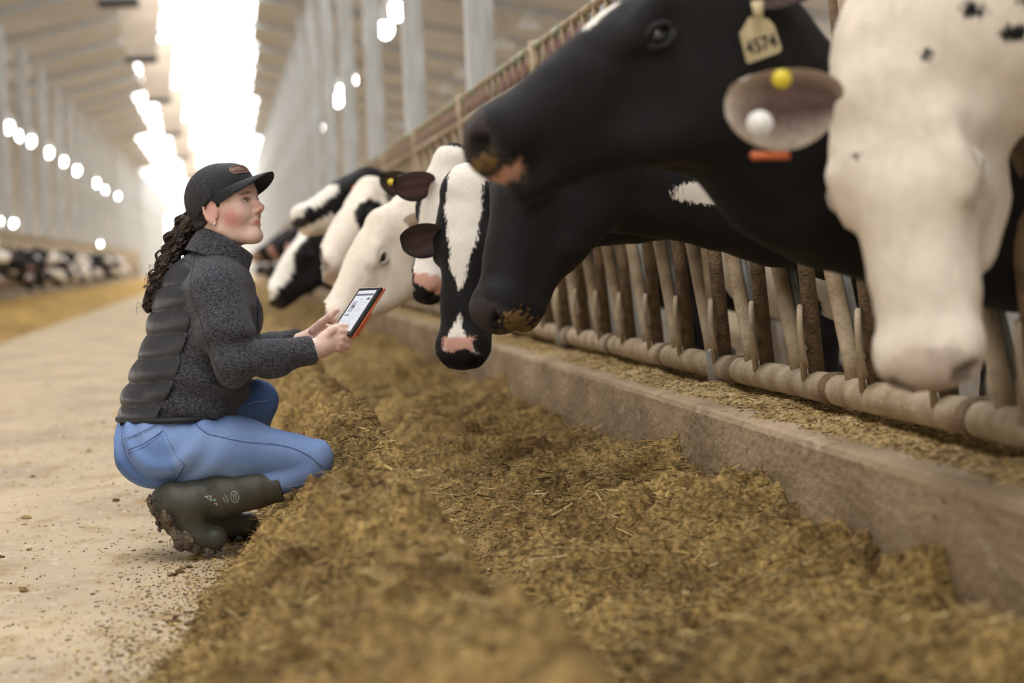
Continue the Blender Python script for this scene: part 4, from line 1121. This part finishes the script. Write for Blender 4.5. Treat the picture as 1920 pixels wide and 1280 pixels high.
# print on the boot shaft
def decal(nm, V2, F, px, py, ux, uy, bvh, m, par, lift=.0007):
    """V2: flat outline in pixels of the full frame, laid on the surface"""
    out = []
    for x, y in V2[:, :2]:
        q = np.array([px, py])+x*np.array(ux)+y*np.array(uy); p, _ = on_surf(bvh, q[0], q[1], lift); out.append(p if p is not None else out[-1])
    return padd(nm, out, F, m, None, par, smooth=False)
ux, uy = (.17,.985), (.985,-.17)
ring = np.array([(r*math.cos(t)*11.5, r*math.sin(t)*8.0) for r in (1.0, .87) for t in np.linspace(0, 2*math.pi, 40, endpoint=False)])
decal('boot_logo', ring, [(i, (i+1) % 40, 40+(i+1) % 40, 40+i) for i in range(40)], 440.3, 931.2, ux, uy, bv_boot, M_print, bootr)
for s, size, ox, oy in (('BEKINA', 4.6, 0, 1.9), ('BOOTS', 4.0, .5, -2.4)):
    v, f = text_mesh(s, size); v[:, 0] *= .95; v[:, 0] += ox; v[:, 1] += oy; decal('boot_lettering', v, f, 440.3, 931.2, ux, uy, bv_boot, M_print, bootr)
v, f = text_mesh('Steplite', 4.6); decal('boot_lettering', v, f, 427, 935.5, (.27,.963), (.963,-.27), bv_boot, M_print, bootr)
for (x0, y0, x1, y1) in ((418.5,931,421.5,943),(421,926,424.5,942)):
    c = catmull(np.array([(x0,y0),((x0+x1)/2,(y0+y1)/2),(x1,y1)]), 4); pts = [on_surf(bv_boot, x, y, .0004)[0] for x, y in c]
    padd('boot_line', *tube(pts, .0006, 5), M_print, None, bootr)
for poly, m in (([(383,930),(396,928.5),(397.5,940)], M_print), ([(401,942),(407.5,942),(408,949)], M_patchl)):
    tri = np.array(poly, float); g = [tri[0]*(1-a)+(tri[1]*(1-b)+tri[2]*b)*a for a in (0,.5,1) for b in (0,.5,1)]
    V2 = np.array(g)-np.array([0,0]); decal('boot_symbol', V2, [(0,3,4),(0,4,5),(3,6,7,4),(4,7,8,5)], 0, 0, (1,0), (0,1), bv_boot, m, bootr)
inner = np.array([(387,931.2),(394.6,930.2),(395.4,937)]); decal('boot_symbol', inner, [(0,1,2)], 0, 0, (1,0), (0,1), bv_boot, M_boot, bootr, .0012)
dot = np.array([(2.4*math.cos(t), 2.4*math.sin(t)) for t in np.linspace(0, 2*math.pi, 14, endpoint=False)]); decal('boot_symbol', dot, [tuple(range(14))], 402.3, 937, (1,0), (0,1), bv_boot, M_teal, bootr)

# ---- jacket
def torso_field(F, add=0.0, k=.04):
    for (a, r1, s1), (b, r2, s2) in zip(TOR[:-1], TOR[1:]): F.put(flat(a, b, r1+add, r2+add, rB, (s1+s2)/2), k)
    F.put(rc(PA(376,530,7.02), PA(345,605,7.04), .075+add, .08+add), .05)
axis_pts = np.array([t[0] for t in TOR]); 
def along(X):
    """height-wise distance down the trunk and forward offset from its axis"""
    z = X[:, 2]; cx = np.interp(-z, -axis_pts[:, 2], axis_pts[:, 0]); cy = np.interp(-z, -axis_pts[:, 2], axis_pts[:, 1])
    return (X[:, 0]-cx)*fB[0]+(X[:, 1]-cy)*fB[1]
hem_n = nrm((.05,0,1)); HEM = PA(330,786,7.0)
jl, jh = np.array([PA(200,640,7)[0], 6.68, PA(300,800,7)[2]-.02]), np.array([PA(605,640,7)[0], 7.42, PA(400,430,7)[2]])
F = Field(jl, jh, .0048); torso_field(F)
F.put(rc(PA(404,527,6.93), PA(402,522,7.12), .056, .056), .05)
for s, e, w, wr in ((SH_R, EL_R, WR_R, PA(590,655,6.893)), (SH_L, EL_L, WR_L, PA(566,642,7.14))):
    m1 = (s+e)/2
    F.put(rc(s, m1, .076, .074), .05); F.put(rc(m1, e, .074, .062), .02); F.put(rc(e, (e+wr)/2, .060, .050), .02); F.put(rc((e+wr)/2, wr, .050, .043), .02)
    wd = nrm(wr-e).astype(np.float32); w0 = np.asarray(wr-wd*.012, np.float32)
    sl, X = F.win(wr-.09, wr+.09, 0); F.d[sl] = np.maximum(F.d[sl], np.where(np.linalg.norm(X-w0, axis=-1) < .11, (X-w0)@wd, -1))
def wrinkles(X):
    d = X-np.array(EL_R); r = np.linalg.norm(d, axis=1)
    a = .009*np.sin(r*75+2.5*noise3(X, 8, 3))*np.exp(-((r-.05)/.07)**2)
    d = X-np.array(PA(470,672,6.8)); r = np.linalg.norm(d, axis=1); a = a+.009*np.sin(r*95+2*noise3(X, 9, 6))*np.exp(-(r/.06)**2)
    z = X[:, 2]; low = np.clip((PA(300,640,7)[2]-z)/.15, 0, 1); a = a+low*.007*np.sin(z*70+X[:,0]*22+2*noise3(X, 6, 7))
    return a+.0018*noise3(X, 14, 9)
F.displace(wrinkles)
hn = hem_n.astype(np.float32); hp = np.asarray(HEM, np.float32)
F.keep(lambda X: -((X-hp)@hn))
V, Q = F.mesh(); jacket = padd('jacket', V, Q, M_knit); bv_j = bvh_of(V, Q)
# quilted back and front panels
def panel(nm, sign, off, add, pitch, label, zlo=-9, zhi=9):
    G = Field(jl, jh, .0048); torso_field(G, add)
    def quilt(X):
        z = X[:, 2]-.20*along(X)*sign*-1; ph = (z/pitch) % 1.0
        return .0115*(np.abs(np.sin(math.pi*ph))**.55)-.004+.0022*np.sin(X[:,0]*70+X[:,1]*60+4*noise3(X, 8, 4))*np.abs(np.sin(math.pi*ph))
    G.displace(quilt)
    def side(X):
        sh = X.shape; Y = X.reshape(-1, 3); z = Y[:, 2]; a = sign*along(Y)
        return np.maximum.reduce([(off-a), zlo-z, z-zhi]).reshape(sh[:-1]).astype(np.float32)
    G.keep(side); G.keep(lambda X: -((X-hp)@hn)-.0)
    V, Q = G.mesh(); o = padd(nm, V, Q, M_nylon, None, jacket); o['label'] = label; return o
panel('quilted_panel', -1, .100, .004, .067, 'quilted nylon back panel', zhi=PA(380,452,7)[2])
panel('quilted_panel', 1, .105, -.001, .11, 'quilted nylon front panel', zlo=PA(480,715,7)[2], zhi=PA(480,515,7)[2])
seam('jacket_seam', [(367,470),(362,500),(357,530),(361,560),(372,590)], bv_j, jacket, M_hem, .0016, lift=.0002)
seam('sleeve_seam', [(372,590),(392,650),(408,690),(424,716)], bv_j, jacket, M_hem, .0014, lift=.0000)
seam('jacket_seam', [(340,570),(330,640),(322,700),(312,775)], bv_j, jacket, M_hem, .0014, lift=.0004)
hp_pts = []
for t in np.linspace(0, 2*math.pi, 49):
    a, r, s = TOR[-1]; p = np.array(HEM)*0+np.array([0,0,0.]); c = a+(np.array(TOR[-1][0])-np.array(TOR[-2][0]))*.12
    rr_ = r+.006; hp_pts.append(c+fB*math.cos(t)*rr_+rB*math.sin(t)*rr_*s+np.array([0,0,PA(330,783,7)[2]-c[2]])-np.array([0,0,1])*.0*math.cos(t))
padd('hem_band', *tube(hp_pts, .0085, 8, cap=False), M_hem, None, jacket)
# collar
def collar_ring(c, d, rF, rR, n=40):
    d = nrm(d); s = rB; return [np.array(c)+d*math.cos(t)*rF+s*math.sin(t)*rR for t in np.linspace(0, 2*math.pi, n, endpoint=False)]
levels = [(PA(406,498,7.01), (.86,.12,-.50), .100, .108), (PA(412,478,7.005), (.85,.10,-.52), .092, .090), (PA(419,464,7.0), (.85,.05,-.53), .088, .080), (PA(423,454,7.0), (.85,.02,-.54), .087, .077)]
rings = [collar_ring(*l) for l in levels]+[collar_ring(l[0], l[1], l[2]-.009, l[3]-.009) for l in levels[::-1]]
cv = [p for r in rings for p in r]; n = 40
cf = [(i*n+k, i*n+(k+1) % n, (i+1)*n+(k+1) % n, (i+1)*n+k) for i in range(len(rings)-1) for k in range(n)]
padd('collar', cv, cf, M_knit, None, jacket)
# ---- hair, cap, ponytail, jewellery
F = Field(hO-.17, hO+.17, .0036)
F.put(hE(-.013,.034,0,.099,.092,.0795), .02); F.put(hE(-.055,-.035,0,.045,.06,.055), .03)
F.keep(lambda X: ((X-hO.astype(np.float32))@hF.astype(np.float32)-.5*((X-hO.astype(np.float32))@hU.astype(np.float32))-.020+.004*np.sin(((X-hO.astype(np.float32))@hR.astype(np.float32))*120)))
F.keep(lambda X: (X-hO.astype(np.float32))@hF.astype(np.float32)-1.6*((X-hO.astype(np.float32))@hU.astype(np.float32))-.012)
F.displace(lambda X: .0018*np.sin(((X-hO)@hU)*260+6*noise3(X, 18, 3)))
for c in (-1, 1): F.cut(hE(.0,-.004,c*.085,.024,.038,.016), .006)
V, Q = F.mesh(); padd('hair', V, Q, M_hairb)
rimU = lambda f: np.where(np.asarray(f) < .03, -.011+.69*(np.asarray(f)+.056), .0485+.36*(np.asarray(f)-.03))
F = Field(hO-.17, hO+.17, .0034)
F.put(hE(-.010,.040,0,.107,.099,.089), .02)
F.put(hE(.045,.080,0,.045,.045,.06), .03)
h32 = [q.astype(np.float32) for q in (hO, hF, hU, hR)]
F.keep(lambda X: rimU((X-h32[0])@h32[1])-((X-h32[0])@h32[2]))
V, Q = F.mesh(); cap = padd('cap', V, Q, M_cap); bv_cap = bvh_of(V, Q)
# rear mesh half of the cap
G = Field(hO-.17, hO+.17, .0036); G.put(hE(-.010,.040,0,.1085,.1005,.0905), .02)
G.keep(lambda X: rimU((X-h32[0])@h32[1])+.001-((X-h32[0])@h32[2])); G.keep(lambda X: (X-h32[0])@h32[1]-.018-.25*(((X-h32[0])@h32[2])-.06))
V, Q = G.mesh(); padd('cap_mesh_panel', V, Q, M_mesh, None, cap)
bvs = []; nb, mb = 33, 9
for layer in (0, 1):
    for i in range(nb):
        ph = math.radians(-82+164*i/(nb-1))
        rf, rr_ = -.010+.104*math.cos(ph), .0875*math.sin(ph); ru = float(rimU(rf))
        ext = .076*max(0, math.cos(ph*.97))**.55
        for j in range(mb):
            v = j/(mb-1)
            f = rf+ext*v*.985; u = ru+.004+ext*v*.27-.026*(ext/.076)*v*(math.sin(ph)**2)-.012*v*v; r = rr_*(1-.06*v)
            bvs.append(hw(f, u-(.0038 if layer else 0), r))
bf = []
for layer in (0, 1):
    b = layer*nb*mb
    for i in range(nb-1):
        for j in range(mb-1):
            q = (b+i*mb+j, b+i*mb+j+1, b+(i+1)*mb+j+1, b+(i+1)*mb+j); bf.append(q[::-1] if layer else q)
for i in range(nb-1): bf.append((i*mb+mb-1, nb*mb+i*mb+mb-1, nb*mb+(i+1)*mb+mb-1, (i+1)*mb+mb-1))
padd('cap_brim', bvs, bf, M_cap, None, cap)
def cap_pt(az, el, lift):
    d = Vector(tuple(nrm(hF*math.cos(el)*math.cos(az)+hR*math.cos(el)*math.sin(az)+hU*math.sin(el)))); o = Vector(tuple(hw(-.01,.04)))
    loc, n, _, _ = bv_cap.ray_cast(o+d*.3, -d, 1); return np.array(loc)+np.array(d)*lift
hexa = [(-.42,0),(-.33,.13),(.33,.13),(.42,0),(.33,-.13),(-.33,-.13)]; EL0 = .62; AZ0 = .22
def patch_fan(scale, lift):
    ring = []
    for i in range(6):
        a, b = np.array(hexa[i]), np.array(hexa[(i+1) % 6])
        for t in np.linspace(0, 1, 8, endpoint=False): ring.append(a+(b-a)*t)
    V = []; F = []
    for s in (0, .33, .66, 1.0):
        for q in ring: V.append(cap_pt(AZ0-q[0]*s*scale, EL0+q[1]*s*scale, lift))
    n = len(ring)
    for k in range(3):
        for i in range(n): F.append((k*n+i, k*n+(i+1) % n, (k+1)*n+(i+1) % n, (k+1)*n+i))
    return V, F
padd('cap_patch', *patch_fan(1.0, .0012), M_patch, None, cap)
ringp = []
for i in range(6):
    a, b = np.array(hexa[i]), np.array(hexa[(i+1) % 6])
    for t in np.linspace(0, 1, 6, endpoint=False): q = (a+(b-a)*t)*.93; ringp.append(cap_pt(AZ0-q[0], EL0+q[1], .0022))
padd('patch_stitching', *tube(ringp+ringp[:1], .0009, 5, cap=False), M_patchl, None, cap)
v, f = text_mesh('HYL', .15); v[:, 0] = (v[:, 0]-v[:, 0].min())*1.25-.30
padd('patch_lettering', [cap_pt(AZ0-q[0], EL0+q[1]*1.0, .0024) for q in v], f, M_patchl, None, cap, smooth=False)
# ponytail of tight curls
cl = catmull([PA(374,396,7.03), PA(352,420,7.05), PA(334,452,7.06), PA(317,488,7.06), PA(301,525,7.06), (PA(287,556,7.06)), PA(277,580,7.06)], 10)
rad = np.interp(np.linspace(0, 1, len(cl)), [0,.12,.35,.7,.9,1], [.022,.036,.036,.030,.020,.008])
core = Field(cl.min(0)-.06, cl.max(0)+.06, .006)
for i in range(len(cl)-1): core.put(rc(cl[i], cl[i+1], rad[i]*.6, rad[i+1]*.6), .01)
core.displace(lambda X: .006*noise3(X, 70, 3))
V, Q = core.mesh(); pony = padd('ponytail', V, Q, M_hair)
rs = np.random.RandomState(2); parts = []
tt = np.linspace(0, 1, len(cl)); 
for s in range(44):                 # each clump is one ringlet of near-parallel strands
    t0 = rs.rand()*.45 if s > 12 else 0; t1 = min(1.0, t0+.40+rs.rand()*.5); n = 36
    t = np.linspace(t0, t1, n); ctr = np.stack([np.interp(t, tt, cl[:, k]) for k in range(3)], 1); R = np.interp(t, tt, rad)
    tg = np.gradient(ctr, axis=0); tg /= np.linalg.norm(tg, axis=1)[:, None]
    e1 = np.cross(tg, (0,1,0)); e1 /= np.linalg.norm(e1, axis=1)[:, None]; e2 = np.cross(tg, e1)
    a0 = rs.rand()*6.28+np.linspace(0, rs.randn()*.8, n); rho = R*(.45+.5*rs.rand()); rho[-12:] *= 1+.5*rs.rand()*np.linspace(0, 1, 12)
    base = ctr+e1*(rho*np.cos(a0))[:, None]+e2*(rho*np.sin(a0))[:, None]
    w = 2*math.pi*(t-t0)*(5.5+3.5*rs.rand())+rs.rand()*6; hr = (.0065+.004*rs.rand())*np.linspace(.7, 1.15, n)
    for q in range(8):
        dw = rs.randn()*.35; dr = rs.randn()*.0012; oo = rs.randn(3)*.0012
        p = base+oo+e1*((hr+dr)*np.cos(w+dw))[:, None]+e2*((hr+dr)*np.sin(w+dw))[:, None]+tg*(rs.randn()*.002)
        parts.append(tube(p, list(np.linspace(.0021,.0009,n)*(.6+.7*rs.rand())), 4))
for s in range(26):                 # stray hairs
    i = rs.randint(5, len(cl)-6); d = nrm(rs.randn(3)*np.array([1,.4,.8])+np.array([-.5,0,.1])); p0 = cl[i]+d*rad[i]*.8; c2 = rs.randn(3)*.006
    parts.append(tube(catmull([p0, p0+d*.012+c2, p0+d*.02-c2+np.array([-.004,0,-.008]), p0+d*.026+np.array([-.002,0,-.02])], 5), .0005, 4))
padd('curls', *join(parts), M_hair, None, pony)
for p, r in ((hw(.001,-.026,.0805), .0022), (hw(.0035,-.0385,.0805), .0042)): padd('earring', *uvsphere(p, r, 10, 8), M_silver)
padd('nose_stud', *uvsphere(hw(.106,-.015,.0185), .0014, 8, 6), M_silver)

# ---------------------------------------------------------------- the tablet
M_black = mat('tablet_bezel', srgb(38,40,44), 0.35)
M_screen = emit('lit_tablet_screen', srgb(226,229,236), 0.95, (.02,.02,.02))
M_scr_d = emit('screen_dark_grey', srgb(96,98,108), 0.9, (.02,.02,.02)); M_scr_l = emit('screen_light_grey', srgb(180,180,190), 0.95, (.02,.02,.02))
M_orange = mat('orange_case', srgb(190,98,56), 0.55, var=srgb(168,80,46), scale=30)
TLp = PA(674,539,7.05); wv = PA(715,537,6.945)-TLp; lv = TLp-PA(604,620,7.045)
Wd, Lh = np.linalg.norm(wv), .175; wv = nrm(wv); lv = nrm(lv-wv*(lv@wv)); nv = np.cross(wv, lv)
if nv[2] < 0: nv = -nv
tab = empty('tablet', tuple(TLp-lv*Lh+wv*Wd/2)); tag(tab, 'tablet in a black bezel with an orange case, held in both hands', 'tablet')
TL0 = np.array(tab.location)
def tbox(u0, u1, v0, v1, d0, d1, b=.0):
    V, F_ = bevel_box(u0, u1, v0, v1, d0, d1, b) if b else box(u0, u1, v0, v1, d0, d1)
    return [TLp+wv*q[0]-lv*q[1]+nv*q[2] for q in V], F_
def tadd(nm, vf, m, par=None): return link(nm, mesh(nm, np.array(vf[0])-TL0, vf[1], smooth=False), m, par or tab)
tadd('frame', tbox(0, Wd, 0, Lh, -.010, 0, .003), M_black)
scr = tadd('screen', tbox(.012, Wd-.012, .013, Lh-.014, -.001, .0006), M_screen)
tadd('status_bar', tbox(.013, Wd-.013, .025, .032, .0006, .0009), M_scr_d, scr)
tadd('picture_block', tbox(.020, .046, .052, .092, .0006, .0009), M_scr_l, scr); tadd('picture_block', tbox(.028, .044, .066, .076, .0009, .0011), M_scr_d, scr)
tadd('caption_bar', tbox(.018, .044, .100, .104, .0006, .0009), M_scr_d, scr)
tadd('menu_button', tbox(Wd-.034, Wd-.019, .040, .048, .0006, .0009), M_scr_d, scr); tadd('icon', tbox(.052, .059, .043, .048, .0006, .0009), M_scr_l, scr)
for i in range(12): tadd('text_line', tbox(.054 if i < 8 else .020, Wd-.022-.012*((i*7) % 3), .056+.0085*i, .0575+.0085*i, .0006, .0008), M_scr_l, scr)
case = tadd('case', tbox(.0015, Wd+.003, -.003, Lh+.002, -.0165, -.0105, .002), M_orange)
tadd('case_flap', tbox(.01, Wd+.002, Lh*.46, Lh*.93, -.0245, -.017, .003), M_orange, case)
